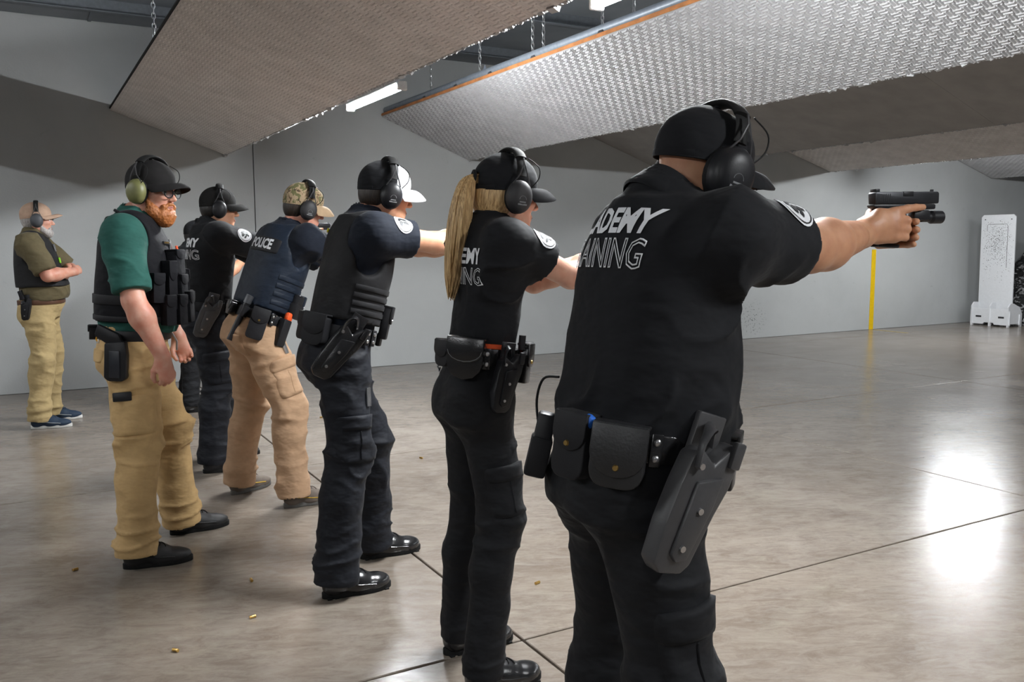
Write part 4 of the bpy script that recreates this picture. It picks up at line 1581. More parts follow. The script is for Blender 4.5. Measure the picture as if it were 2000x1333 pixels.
# ---- pistol; frame as in grip_hands
def pistol(Mw, label, light=False):
    g = empty('pistol')
    g.matrix_world = Mw
    m = MB()
    m.prism([(-0.030, 0.020), (0.158, 0.020), (0.160, 0.024), (0.160, 0.046), (0.156, 0.050), (-0.028, 0.050), (-0.032, 0.046)], -0.0135, 0.0135, 0.003)
    sl = m.build('slide', GUNMETAL, g)
    for k in range(7):
        MB().box((-0.024 + 0.006 * k, 0, 0.035), (0.0022, 0.0275, 0.020), 0.0).build('serration', POLYMER, sl)
    MB().box((0.066, -0.010, 0.0445), (0.030, 0.010, 0.012), 0.001).build('ejection_port', POLYMER, sl)
    MB().box((-0.022, 0, 0.053), (0.012, 0.022, 0.008), 0.001).build('rear_sight', POLYMER, sl)
    MB().box((0.148, 0, 0.0525), (0.008, 0.005, 0.007), 0.001).build('front_sight', POLYMER, sl)
    m = MB()
    m.prism([(-0.036, 0.019), (0.150, 0.019), (0.150, 0.006), (0.062, 0.004), (0.050, -0.004), (0.050, -0.030), (0.040, -0.078), (-0.016, -0.074), (-0.012, -0.030), (-0.014, 0.004), (-0.034, 0.012)], -0.0145, 0.0145, 0.004)
    fr = m.build('frame', POLYMER, g)
    MB().tube([(0.046, 0, -0.006), (0.060, 0, -0.030), (0.092, 0, -0.028), (0.100, 0, 0.004)], 0.0045, 8, flat=0.006, upv=(0, 1, 0)).build('trigger_guard', POLYMER, fr)
    MB().tube([(0.066, 0, 0.004), (0.070, 0, -0.010), (0.066, 0, -0.020)], 0.004, 6).build('trigger', POLYMER, fr)
    m = MB()
    m.prism([(-0.020, -0.075), (0.044, -0.080), (0.042, -0.090), (-0.022, -0.085)], -0.016, 0.016, 0.003)
    m.build('magazine_base', POLYMER, g)
    MB().cyl((0.158, 0, 0.038), (0.163, 0, 0.038), 0.0075, n=14).build('muzzle', DARKSTEEL, g)
    if light:
        lt = MB().box((0.112, 0, -0.009), (0.050, 0.026, 0.026), 0.005).build('weapon_light', POLYMER, g)
        m = MB()
        m.lathe([(0.0001, 0), (0.012, 0), (0.012, 0.024), (0.0165, 0.030), (0.0165, 0.060), (0.0145, 0.062), (0.0001, 0.058)], 20, Matrix.Translation((0.118, 0, -0.014)) @ Matrix.Rotation(math.pi / 2, 4, 'Y'))
        m.build('light_head', POLYMER, lt)
        MB().cyl((0.178, 0, -0.014), (0.181, 0, -0.014), 0.013, n=16).build('light_lens', glass_mat('torch_lens', (0.4, 0.45, 0.5), 0.05, 0.8), lt)
    tag(g, label, 'pistol', 'pistols held by the shooters')
    return g

# ================================================================== one figure
class Fig: pass
MALE = [(-0.16, .168, .122, -.005), (0.0, .170, .125, -.005), (0.12, .162, .120, .0), (0.22, .166, .122, .0), (0.40, .168, .124, .0), (0.62, .178, .126, .005), (0.80, .176, .120, .0), (0.93, .140, .098, -.01), (1.0, .085, .080, -.01)]

def person(label, at, J, o):
    f = Fig()
    root = empty('person', (at[0], at[1], 0))
    tag(root, label, 'person', o.get('group'))
    O = A3((at[0], at[1], 0))
    J = {k: A3(v) - O for k, v in J.items()}
    f.root, f.J, f.O = root, J, O
    h = o.get('vox', 0.009)
    pel, neck = J['pelvis'], J['neck']
    up = unit(neck - pel)
    lr = unit(J['sh_l'] - J['sh_r'])
    fwd = unit(np.cross(lr, up))
    left = np.cross(up, fwd)
    Lt = np.linalg.norm(neck - pel)
    f.up, f.fwd, f.left, f.Lt = up, fwd, left, Lt
    secs = [(s[0] * Lt, *s[1:]) for s in o.get('secs', MALE)]
    # ---- head frame
    hy = o['ypr']
    HA = euler_axes(*hy)
    hc = J['head']
    HM = M4(HA[:, 0], HA[:, 1], HA[:, 2], hc)
    hs = o.get('hs', 1.0)
    HM = HM @ Matrix.Scale(hs, 4)
    f.HM = HM
    to_head = lambda p: ((A3(p) - hc) @ HA) / hs
    fem = o.get('fem', False)
    nr = o.get('neck_r', 0.058)
    parts = []
    # ---- arms and hands
    grip = 'gun' in o
    if grip:
        gp, gyaw, gpitch = A3(o['gun'][0]) - O, o['gun'][1], o['gun'][2]
        GA = euler_axes(gyaw, gpitch, 0)
        f.GA, f.gp = GA, gp
        J['wr_r'] = gp + GA @ R_WRIST
        J['wr_l'] = gp + GA @ L_WRIST
        l1, l2 = o.get('arm', (0.29, 0.26))
        for s, hint in (('r', (0, -0.35, -1)), ('l', (0, 0.35, -1))):
            J['el_' + s] = ik(J['sh_' + s], J['wr_' + s], l1, l2, hint)
    ar = o.get('arm_r', (0.052, 0.043, 0.046, 0.029))
    wf = 0.80
    for s in ('r', 'l'):
        sh, el, wr = J['sh_' + s], J['el_' + s], J['wr_' + s]
        S = SDF()
        S.cone(sh, el, ar[0], ar[1], 0.0)
        mid = el + (wr - el) * 0.28
        S.cone(el, mid, ar[1] * 0.98, ar[2], 0.02)
        S.cone(mid, wr, ar[2], ar[3], 0.03)
        lo = np.minimum(np.minimum(sh, el), wr) - 0.07
        hi = np.maximum(np.maximum(sh, el), wr) + 0.07
        # stop the coarse arm at the wrist
        S.plane(wr, wr - el)
        V, Fq = snet(S, lo, hi, 0.007)
        V, Fq = open_ends(V, Fq, [(wr, wr - el, 0.06)], 0.007)
        parts.append((V, Fq))
    hv = o.get('hand_vox', 0.0045)
    if grip:
        S = SDF()
        inv = lambda p: (A3(p) - gp) @ GA
        for s, w0 in (('r', R_WRIST), ('l', L_WRIST)):
            e = inv(J['el_' + s])
            w1 = w0 + unit(e - w0) * 0.06
            S.cone(w1, w0, ar[3] + (ar[2] - ar[3]) * 0.06 / 0.19, ar[3], 0.0)
        grip_hands(S)
        V, Fq = snet(S, (-0.125, -0.09, -0.14), (0.125, 0.11, 0.05), hv)
        parts.append((V @ GA.T + gp, Fq))
    else:
        for s in ('r', 'l'):
            hd = o['hand_' + s]          # (x axis, z axis, curl)
            hx = unit(hd[0]); hz = A3(hd[1]); hz = unit(hz - hx * (hz @ hx)); hyv = np.cross(hz, hx)
            if s == 'l' and hd[3]: pass
            mir = hd[3]
            HX = np.stack([hx, hyv * mir, hz], 1)
            S = SDF()
            e = (J['el_' + s] - J['wr_' + s]) @ HX
            S.cone(unit(e) * 0.05, (0, 0, 0), ar[3] + (ar[2] - ar[3]) * 0.25, ar[3], 0.0)
            open_hand(S, hd[2])
            V, Fq = snet(S, (-0.07, -0.06, -0.12), (0.20, 0.08, 0.06), hv)
            if mir < 0: Fq = Fq[:, ::-1]
            parts.append((V @ HX.T + J['wr_' + s], Fq))
    # ---- head
    S = head_sdf(to_head(neck - up * 0.02), fem, nr)
    lo_z = to_head(neck)[2] - 0.02
    V, Fq = snet(S, (-0.16, -0.12, min(-0.15, lo_z)), (0.14, 0.12, 0.14), o.get('head_vox', 0.0055))
    V = relax(V, Fq, 1, 0.3)
    parts.append((V * hs @ HA.T + hc, Fq))
    # ---- trunk and legs under the clothes
    S = SDF()
    S.tube(pel, fwd, left, up, secs, 0.0, 'u', -0.038)
    for s in ('r', 'l'):
        sg = 1 if s == 'l' else -1
        S.cone(neck - up * 0.07 + left * sg * 0.04, J['sh_' + s] - up * 0.01, 0.035, 0.040, 0.04)
        hip = pel + left * sg * o.get('hipw', 0.088) - A3((0, 0, 0.06))
        J['hip_' + s] = hip
        S.cone(hip, J['kn_' + s], 0.070, 0.050, 0.03)
        S.cone(J['kn_' + s], J['an_' + s], 0.050, 0.038, 0.02)
        J['ft_' + s] = A3((J['an_' + s][0], J['an_' + s][1], 0.05))
    S.cone(neck - up * 0.03, neck + up * 0.02, nr, nr, 0.03)
    pts = np.array([J[k] for k in ('pelvis', 'neck', 'sh_r', 'sh_l', 'kn_r', 'kn_l', 'an_r', 'an_l')])
    V, Fq = snet(S, pts.min(0) - (0.24, 0.14, 0.06), pts.max(0) + (0.24, 0.14, 0.12), 0.016)
    parts.append((V, Fq))
    V, Fq = join(parts)
    body = link('body', npmesh('body', V, Fq), o['skin'], root)
    f.body = body
    # ---- pants
    S = SDF()
    ps = o.get('pants_secs', [(-0.10, .176, .128, -.012), (-0.02, .180, .132, -.010), (0.06, .172, .126, -.004), (0.12, .166, .122, 0.0)])
    S.tube(pel, fwd, left, up, ps, 0.0)
    lg = o.get('leg', (0.098, 0.080, 0.072, 0.082))
    ends = []
    for s in ('r', 'l'):
        sg = 1 if s == 'l' else -1
        hip, kn, an = J['hip_' + s], J['kn_' + s], J['an_' + s]
        S.cone(hip, kn, lg[0], lg[1], 0.035)
        calf = kn + (an - kn) * 0.35 - fwd * 0.012
        S.cone(kn, calf, lg[1], lg[2] + 0.004, 0.02)
        cuff = an + (an - kn) / np.linalg.norm(an - kn) * 0.0
        cuff = A3((an[0], an[1], o.get('cuff_z', 0.055)))
        capcone(S, calf, cuff, lg[2], lg[3], 0.03)
        ends.append((cuff, cuff - calf, 0.13))
        S.ell(pel + left * sg * 0.070 - fwd * o.get('butt', 0.062) - A3((0, 0, 0.06)), (0.086, 0.090, 0.100), 0.05)
    wt = pel + up * o.get('waist', 0.10)
    S.plane(wt, up)
    pts = np.array([J[k] for k in ('pelvis', 'kn_r', 'kn_l', 'an_r', 'an_l')])
    lo, hi = pts.min(0) - (0.20, 0.14, 0.08), pts.max(0) + (0.22, 0.14, 0.16)
    lo[2] = 0.0
    V, Fq = snet(S, lo, hi, h)
    V = relax(V, Fq, 1, 0.4)
    N = vnormals(V, Fq)
    sd = o.get('seed', 1.0) * 7.3
    z = V[:, 2]
    amp = o.get('fold', 0.006) * 1.6
    D = amp * (0.6 * vnoise(V * (7, 7, 8) + sd) + 0.8 * creases(V, (4.5, 4.5, 8.5), sd) * np.clip(vnoise(V * 4 + sd + 8) + 0.6, 0, 1))
    D += 0.9 * amp * np.clip((0.32 - z) / 0.2, 0, 1) * creases(V, (4, 4, 17), sd + 3)
    kz = 0.5 * (J['kn_r'][2] + J['kn_l'][2])
    D += 0.9 * amp * np.exp(-((z - kz) / 0.10) ** 2) * creases(V, (5, 5, 15), sd + 9)
    D += 0.7 * amp * np.exp(-((z - pel[2] + 0.16) / 0.08) ** 2) * creases(V, (6, 6, 15), sd + 5)
    D *= np.clip((z - 0.06) / 0.07, 0.05, 1)
    D = np.where(z > pel[2] + 0.03, D * 0.3, D)
    V = V + N * D[:, None]
    V, Fq = open_ends(V, Fq, ends + [(wt, up, 0.3)], h * 1.5)
    f.pV, f.pF = V, Fq
    pants = link('trousers', npmesh('trousers', V, Fq), o['pants'], root)
    f.pants = pants
    if o.get('pants_label'): pants['label'] = o['pants_label']
    # ---- shirt
    S = SDF()
    S.tube(pel, fwd, left, up, secs, 0.0)
    sl = o.get('sleeve', (0.80, 0.074, 0.068))
    ends = []
    hollow = []
    for s in ('r', 'l'):
        sg = 1 if s == 'l' else -1
        sh, el = J['sh_' + s], J['el_' + s]
        S.cone(neck - up * 0.035 + left * sg * 0.045, sh - up * 0.004, 0.052, sl[1] * 0.86, 0.06)
        S.cone(pel + up * Lt * 0.72 + left * sg * 0.11, sh - (el - sh) * 0.0, 0.075, sl[1] * 0.92, 0.05)
        cf = sh + (el - sh) * sl[0]
        capcone(S, sh, cf, sl[1], sl[2], 0.035)
        rim = max(0.014, 1.9 * h)
        dsl = unit(el - sh)
        hollow.append((cf + dsl * (sl[2] - rim - 0.016), cf + dsl * 0.12, sl[2] - rim, sl[2] - rim))
        ends.append((cf, el - sh, 0.12))
    for a_, b_, r0, r1 in hollow:
        S.cone(a_, b_, r0, r1, 0.0, 's')
    hdn = unit(hc - neck + A3((0, 0, 0.05)))
    st = 0.010 if o.get('collar', False) else 0.012
    S.cone(neck - up * 0.06, neck + hdn * st, nr + 0.040, nr + 0.020, 0.045)
    S.cone(neck + hdn * 0.008, neck + hdn * 0.12, nr + 0.006, nr + 0.016, 0.0, 's')
    tb = o.get('tuck', 0.02)
    S.plane(pel + up * tb * 1.0, -up)
    pts = np.array([J[k] for k in ('pelvis', 'neck', 'sh_r', 'sh_l')] + [e[0] for e in ends])
    lo, hi = pts.min(0) - 0.26, pts.max(0) + 0.26
    lo[2] = pel[2] - 0.12
    hi[2] = max(neck[2] + 0.06, hi[2] - 0.16)
    V, Fq = snet(S, lo, hi, h)
    V = relax(V, Fq, 1, 0.4)
    N = vnormals(V, Fq)
    am = o.get('shirt_fold', 0.005) * 2.3
    t = (V - pel) @ up / Lt
    D = am * (0.6 * vnoise(V * (6, 6, 5) + sd + 11) + 0.7 * creases(V, (6, 6, 5), sd) * np.clip(vnoise(V * 4 + sd) + 0.5, 0, 1))
    D += am * 1.1 * np.clip(1 - np.abs(t - 0.24) / 0.16, 0, 1) * creases(V, (13, 13, 4), sd + 1)
    # drag lines towards the arm pit
    for s in ('r', 'l'):
        ap = J['sh_' + s] - A3((0, 0, 0.10))
        r_ = np.linalg.norm(V - ap, axis=1)
        D += am * 1.2 * np.exp(-(r_ / 0.13) ** 2) * creases(V, (8, 8, 11), sd + 2)
    V = V + N * D[:, None]
    V, Fq = open_ends(V, Fq, [(pel + up * tb, -up, 0.3)], h * 1.5)
    f.sV, f.sF = V, Fq
    shirt = link('shirt', npmesh('shirt', V, Fq), o['shirt'], root)
    if o.get('shirt_label'): shirt['label'] = o['shirt_label']
    f.shirt = shirt
    for (cf, d, _r), s in zip(ends, ('r', 'l')):
        d = unit(d)
        a = unit(np.cross(d, (0.3, 0.2, 1)))
        b = np.cross(d, a)
    if o.get('collar', False):
        hd = unit(hc - neck + A3((0, 0, 0.05)))
        a = unit(np.cross((0, 1, 0), hd)); b = np.cross(hd, a)
        rows = []
        for r_, z_ in ((nr + 0.012, -0.030), (nr + 0.009, 0.034), (nr + 0.014, 0.041), (nr + 0.022, 0.022), (nr + 0.032, -0.004), (nr + 0.038, -0.020), (nr + 0.034, -0.026)):
            rows.append([tuple(neck + fwd * o.get('collar_fwd', 0.012) + hd * (z_ + 0.012 * -math.cos(q)) + a * (r_ * math.cos(q)) + b * (r_ * math.sin(q))) for q in np.linspace(math.radians(22), math.radians(338), 40)])
        m = MB(); m.grid(rows)
        m.build('collar', o['shirt'], shirt, angle=60)
    else:
        rr = nr + 0.010
        hd = unit(hc - neck + A3((0, 0, 0.05)))
        a = unit(np.cross((0, 1, 0), hd)); b = np.cross(hd, a)
        m = MB()
        bv = bvh_of((f.sV, f.sF))
        ring = []
        for q in np.linspace(0, 2 * math.pi, 32)[:-1]:
            dr = fwd * math.cos(q) + left * math.sin(q)
            p = neck + dr * rr
            hit = bv.ray_cast(Vector(p + up * 0.15 + dr * 0.006), Vector(-up), 0.3)
            ring.append(hit[0] + Vector(up * 0.001 - dr * 0.006) if hit[0] else Vector(p))
        m.tube(ring, 0.009, 8, closed=True, flat=0.006, upv=tuple(up))
        m.build('neckband', o['shirt'], shirt, angle=60)
    f.bvh_s = bvh_of((f.sV, f.sF))
    f.bvh_p = bvh_of((f.pV, f.pF))
    f.bvh = bvh_of((f.sV, f.sF), (f.pV, f.pF))
    # ---- hair, face
    if o.get('hair'):
        S = hair_sdf('long' if fem else 'short')
        V, Fq = snet(S, (-0.14, -0.11, -0.12), (0.10, 0.11, 0.14), 0.006)
        V = relax(V, Fq, 1, 0.3)
        N = vnormals(V, Fq)
        V = V + N * (0.0015 * vnoise(V * (60, 60, 20)))[:, None]
        link('hair', npmesh('hair', V, Fq), o['hair'], root, HM)
    eyes(root, HM, o.get('brow', o.get('hair') or DARKHAIR))
    # ---- shoes
    for s in ('r', 'l'):
        st = o['shoes']
        an = J['an_' + s]
        yw = o.get('foot_' + s, 0)
        back = 0.058
        yr = math.radians(yw)
        p = (an[0] - back * math.cos(yr), an[1] - back * math.sin(yr), 0.0)
        shoe(root, st[0], p, yw, st[1], st[2], st[3], mir=1, seam=st[4] if len(st) > 4 else None, scale=o.get('shoe_scale', 1.0), pitch=0)
    # ---- belt
    bt = o.get('belt')
    if bt:
        f.belt = Belt(f.bvh, root, pel + up * bt[0], fwd, left, up, bt[1], bt[2], bt[3] if len(bt) > 3 else 0.005, bt[4] if len(bt) > 4 else 0.0, bt[5] if len(bt) > 5 else 'duty_belt')
    return f

def vest(f, mat, grow=0.020, t0=0.22, h=0.008, arm=0.098, secs=None, label=None, neck_r=0.088, top=0.985, strapw=0.12):
    J, up, left, fwd, Lt, pel, neck = f.J, f.up, f.left, f.fwd, f.Lt, f.J['pelvis'], f.J['neck']
    secs = [(s[0] * Lt, *s[1:]) for s in (secs or MALE)]
    S = SDF()
    S.tube(pel, fwd, left, up, secs, 0.0, 'u', grow)
    for s in ('r', 'l'):
        sg = 1 if s == 'l' else -1
        S.cone(neck - up * 0.035 + left * sg * 0.045, neck - up * 0.050 + left * sg * strapw, 0.052 + grow * 0.8, 0.058 + grow * 0.6, 0.05)
        S.cone(pel + up * Lt * 0.74 + left * sg * 0.10, neck - up * 0.060 + left * sg * strapw, 0.070 + grow, 0.060 + grow * 0.6, 0.05)
    for s in ('r', 'l'):
        sg = 1 if s == 'l' else -1
        sh = J['sh_' + s]
        ax = left * sg
        S.cone(sh + ax * 0.022 - up * 0.010, sh + ax * 0.3 - up * 0.01, arm, arm + 0.05, 0.012, 's')
        S.cone(sh + ax * 0.022 - up * 0.010, sh + ax * 0.02 + fwd * 0.26, arm * 0.9, arm * 0.75, 0.012, 's') if f.reach else None
        S.cone(sh + ax * 0.025 - up * 0.05, sh + ax * 0.03 - up * 0.11, arm * 0.85, arm * 0.6, 0.012, 's')
    S.cone(neck + fwd * 0.015 - up * 0.0, neck + up * 0.16 + fwd * 0.02, neck_r, neck_r + 0.02, 0.012, 's')
    S.plane(pel + up * Lt * t0, -up)
    lo = np.minimum(pel, neck) - 0.27
    hi = np.maximum(pel, neck) + 0.27
    lo[2] = pel[2] - 0.05
    hi[2] = neck[2] + 0.08
    V, Fq = snet(S, lo, hi, h)
    V = relax(V, Fq, 1, 0.35)
    N = vnormals(V, Fq)
    V = V + N * (0.0022 * vnoise(V * (10, 10, 10) + 4.4))[:, None]
    o = link('vest', npmesh('vest', V, Fq), mat, f.root)
    if label: o['label'] = label
    f.vest = o
    f.vV, f.vF = V, Fq
    f.bvh_v = bvh_of((V, Fq))
    return o

def vest_frame(f, ang, t, out=0.0, bvh=None):
    """frame on the vest: x towards the front, y inwards, z up"""
    c = Vector(f.J['pelvis'] + f.up * f.Lt * t)
    a = math.radians(ang)
    d = Vector(f.fwd) * math.cos(a) - Vector(f.left) * math.sin(a)
    hit = (bvh or f.bvh_v).ray_cast(c + d * 0.6, -d, 0.6)
    p = (hit[0] if hit[0] else c + d * 0.16) + d * out
    n = hit[1] if hit[0] else d
    if n.dot(d) < 0: n = -n
    y = -(n * 0.5 + d * 0.5).normalized()
    z = Vector(f.up)
    z = (z - y * z.dot(y)).normalized()
    x = y.cross(z)
    return M4(x, y, z, p)

def sleeve_patch(f, s, t=0.30, tilt=0.9, r=0.046, fwd_off=0.0):
    """round white shoulder emblem with a black animal head"""
    sh, el = f.J['sh_' + s], f.J['el_' + s]
    ax = unit(el - sh)
    sg = 1 if s == 'l' else -1
    out = f.left * sg * math.cos(tilt) + f.up * math.sin(tilt)
    out = unit(out - ax * (out @ ax))
    c = sh + ax * np.linalg.norm(el - sh) * t + out * 0.05
    right = ax if s == 'r' else -ax
    upv = np.cross(out, right)
    def disc(rr, n=24, rings=4):
        bm = bmesh.new()
        cv = bm.verts.new((0, 0, 0))
        prev = None
        for k in range(1, rings + 1):
            ring = [bm.verts.new((rr * k / rings * math.cos(2 * math.pi * q / n), rr * k / rings * math.sin(2 * math.pi * q / n), 0)) for q in range(n)]
            for q in range(n):
                if prev is None: bm.faces.new((cv, ring[q], ring[(q + 1) % n]))
                else: bm.faces.new((prev[q], ring[q], ring[(q + 1) % n], prev[(q + 1) % n]))
            prev = ring
        return bm
    p = bm_obj(wrap(disc(r), f.bvh_s, c, right, upv, 0.003), 'shoulder_patch', WHITEPRINT, f.root)
    def ringb(r0, r1, n=28):
        bm = bmesh.new()
        a = [bm.verts.new((r0 * math.cos(2 * math.pi * q / n), r0 * math.sin(2 * math.pi * q / n), 0)) for q in range(n)]
        b = [bm.verts.new((r1 * math.cos(2 * math.pi * q / n), r1 * math.sin(2 * math.pi * q / n), 0)) for q in range(n)]
        for q in range(n): bm.faces.new((a[q], b[q], b[(q + 1) % n], a[(q + 1) % n]))
        return bm
    bm_obj(wrap(ringb(r * 0.84, r * 0.90), f.bvh_s, c, right, upv, 0.0042), 'ring', POLYMER, p)
    for pts in ([(-.62, .10), (-.40, .52), (-.05, .66), (.30, .58), (.62, .30), (.40, .28), (.15, .38), (-.15, .34), (-.35, .12)],
                [(-.45, .02), (-.20, .22), (.02, .10), (-.06, -.20), (-.30, -.45), (-.44, -.30)],
                [(.05, .20), (.40, .18), (.66, .02), (.56, -.22), (.30, -.10), (.22, -.40), (.02, -.62), (-.08, -.40), (.10, -.18)]):
        bm = bmesh.new()
        bm.faces.new([bm.verts.new((x * r, y * r, 0)) for x, y in pts])
        subdiv_long(bm, 0.012, 3)
        bm_obj(wrap(bm, f.bvh_s, c, right, upv, 0.0045), 'emblem', POLYMER, p)
    return p

def back_text(f, txt, t, size, mat, outline=0.0, bold=0.0, name='lettering', bvh=None, width=1.0, dy=0.0, off=0.003, parent=None, spacing=1.0):
    bm = text_mesh(txt, size, bold, outline, 0.0, spacing)
    subdiv_long(bm, 0.014, 4)
    c = f.J['pelvis'] + f.up * f.Lt * t - f.left * dy
    wrap(bm, bvh or f.bvh_s, c, -f.left, f.up, off, (width, 1))
    o = bm_obj(bm, name, mat, parent or f.shirt)
    return o

def leg_frame(f, s, t, ang, part='thigh'):
    """point on a trouser leg; the angle runs from the front over the outside"""
    a, b = (f.J['hip_' + s], f.J['kn_' + s]) if part == 'thigh' else (f.J['kn_' + s], f.J['an_' + s])
    c = a + (b - a) * t
    up = unit(a - b)
    sg = -1 if s == 'r' else 1
    fw = unit(f.fwd - up * (f.fwd @ up))
    lf = np.cross(up, fw)
    d = fw * math.cos(math.radians(ang)) + lf * sg * math.sin(math.radians(ang))
    right = np.cross(up, d)
    return c, d, right, up

def cargo_pocket(f, s, t, ang, mat, w=0.16, h=0.19, flap=True, off=0.010):
    c, d, right, up = leg_frame(f, s, t, ang)
    c = c + d * 0.05
    p = patch_on(f.bvh_p, f.root, 'cargo_pocket', mat, c, right, up, w, h, off)
    if flap:
        patch_on(f.bvh_p, p, 'pocket_flap', mat, c + up * (h * 0.36), right, up, w * 1.06, h * 0.30, off + 0.006, 12, 6)
        patch_on(f.bvh_p, p, 'pleat', mat, c - up * (h * 0.12), right, up, 0.020, h * 0.66, off + 0.005, 2, 8)
    return p

DARKHAIR = hair_mat('dark_brown_hair', (0.012, 0.008, 0.006), (0.035, 0.022, 0.015))
BLACKHAIR = hair_mat('black_hair', (0.006, 0.005, 0.005), (0.018, 0.014, 0.012))
BLONDE = hair_mat('blonde_hair', (0.24, 0.13, 0.045), (0.70, 0.48, 0.23), (90, 90, 5))
GINGER = hair_mat('ginger_hair', (0.22, 0.060, 0.012), (0.48, 0.17, 0.045), (120, 120, 60))
GREYHAIR = hair_mat('grey_hair', (0.22, 0.20, 0.19), (0.50, 0.47, 0.45))
SKIN_A = skin_mat('fair_skin', (0.62, 0.36, 0.26), (0.54, 0.26, 0.18))
SKIN_B = skin_mat('tan_skin', (0.52, 0.27, 0.155), (0.42, 0.195, 0.11))
SKIN_C = skin_mat('ruddy_skin', (0.62, 0.34, 0.25), (0.56, 0.22, 0.15))
SKIN_D = skin_mat('warm_skin', (0.58, 0.32, 0.20), (0.50, 0.235, 0.14))

# ================================================================== the figures
# ---- near shooter in the black polo
secs8 = [(-0.14, .180, .140, .0), (0.02, .188, .158, .012), (0.16, .195, .170, .020), (0.30, .198, .172, .022), (0.48, .198, .162, .018), (0.66, .196, .148, .008), (0.80, .188, .130, -.005), (0.92, .150, .104, -.015), (1.0, .092, .082, -.012)]
f8 = person('broad shooter nearest the camera in black polo and black cap, aiming with straight arms', (1.14, 1.47),
    dict(pelvis=(1.115, 1.475, 0.955), neck=(1.195, 1.470, 1.500), head=(1.292, 1.455, 1.570), sh_r=(1.215, 1.290, 1.432), sh_l=(1.255, 1.655, 1.432),
         kn_r=(1.130, 1.345, 0.53), kn_l=(1.185, 1.625, 0.53), an_r=(1.09, 1.335, 0.10), an_l=(1.16, 1.665, 0.10)),
    dict(vox=0.007, ypr=(-6, 16, 4), hs=1.0, skin=SKIN_B, secs=secs8, gun=((1.872, 1.452, 1.497), -13, -1), arm=(0.30, 0.27), arm_r=(0.062, 0.052, 0.055, 0.034),
         pants_secs=[(-0.10, .180, .135, -.010), (-0.02, .184, .142, -.004), (0.06, .182, .146, .002), (0.12, .180, .148, 0.008)], leg=(0.106, 0.090, 0.080, 0.088), hipw=0.086,
         neck_r=0.063, shirt=BLACKFAB, pants=BLACKTWILL, sleeve=(0.66, 0.090, 0.084), collar=True, collar_fwd=0.006, hair=None, brow=BLACKHAIR, shoes=('boot', LEATHER, RUBBER, RUBBER), seed=1.1, tuck=0.075, waist=0.095,
         shirt_fold=0.005, hand_vox=0.0032, head_vox=0.0045, belt=(0.060, LEATHER, 0.056, 0.007), butt=0.060))
cap(f8.root, f8.HM, BLACKFAB, BLACKFAB, BLACKFAB, brim_pitch=0.15, bl=0.078)
earmuffs(f8.root, f8.HM, POLYMER, RUBBER, logo=True, cx=1.32, cz=1.55)
glasses(f8.root, f8.HM, POLYMER, full=False)
back_text(f8, 'ACADEMY', 0.905, 0.072, WHITEPRINT, bold=0.0025, dy=-0.012, width=0.78, name='academy_lettering')
back_text(f8, 'TRAINING', 0.780, 0.086, WHITEPRINT, outline=0.0018, dy=-0.014, width=0.73, name='training_lettering')
sleeve_patch(f8, 'r', 0.48, 0.95, 0.046)
pistol(Matrix.Translation(Vector(f8.O)) @ M4(f8.GA[:, 0], f8.GA[:, 1], f8.GA[:, 2], f8.gp), 'black pistol with weapon light in the hands of the near shooter', light=True)
B = f8.belt
holster(f8.root, B.at(84, -0.02, 0.012, cant=10, lean=4), GREYPOLY, scale=1.16, label='large grey-black empty duty holster')
pouch(f8.root, B.at(128, -0.020, 0.004), MATTELEATHER, 0.105, 0.120, 0.045, 0.86, BRASS, 'cuff_case')
pouch(f8.root, B.at(160, -0.022, 0.004), NYLON, 0.085, 0.130, 0.040, 0.6, BRASS, 'glove_pouch')
MB().box((0.036, -0.026, 0.055), (0.022, 0.020, 0.034), 0.008, Matrix.Rotation(0.5, 4, 'Y')).build('blue_glove', BLUE, f8.root, B.at(160, -0.022, 0.008))
keeper(f8.root, B.at(108, 0), LEATHER)
radio(f8.root, B.at(205, -0.03, 0.010, lean=-6), POLYMER, 0.14, antenna=False)
MB().curve([(0, -0.01, 0.07), (-0.02, -0.045, 0.06), (-0.03, -0.055, 0.01), (-0.01, -0.04, -0.05)], 0.003, 6).build('radio_wire', RUBBER, f8.root, B.at(212, 0.03, 0.0))
mag_pouch(f8.root, B.at(46, -0.005, 0.006, cant=-16), MATTELEATHER, label='flapped pouch at the front of the belt')
mag_pouch(f8.root, B.at(30, -0.005, 0.006, cant=-10), MATTELEATHER)
cargo_pocket(f8, 'r', 0.86, 80, BLACKTWILL, 0.15, 0.22)

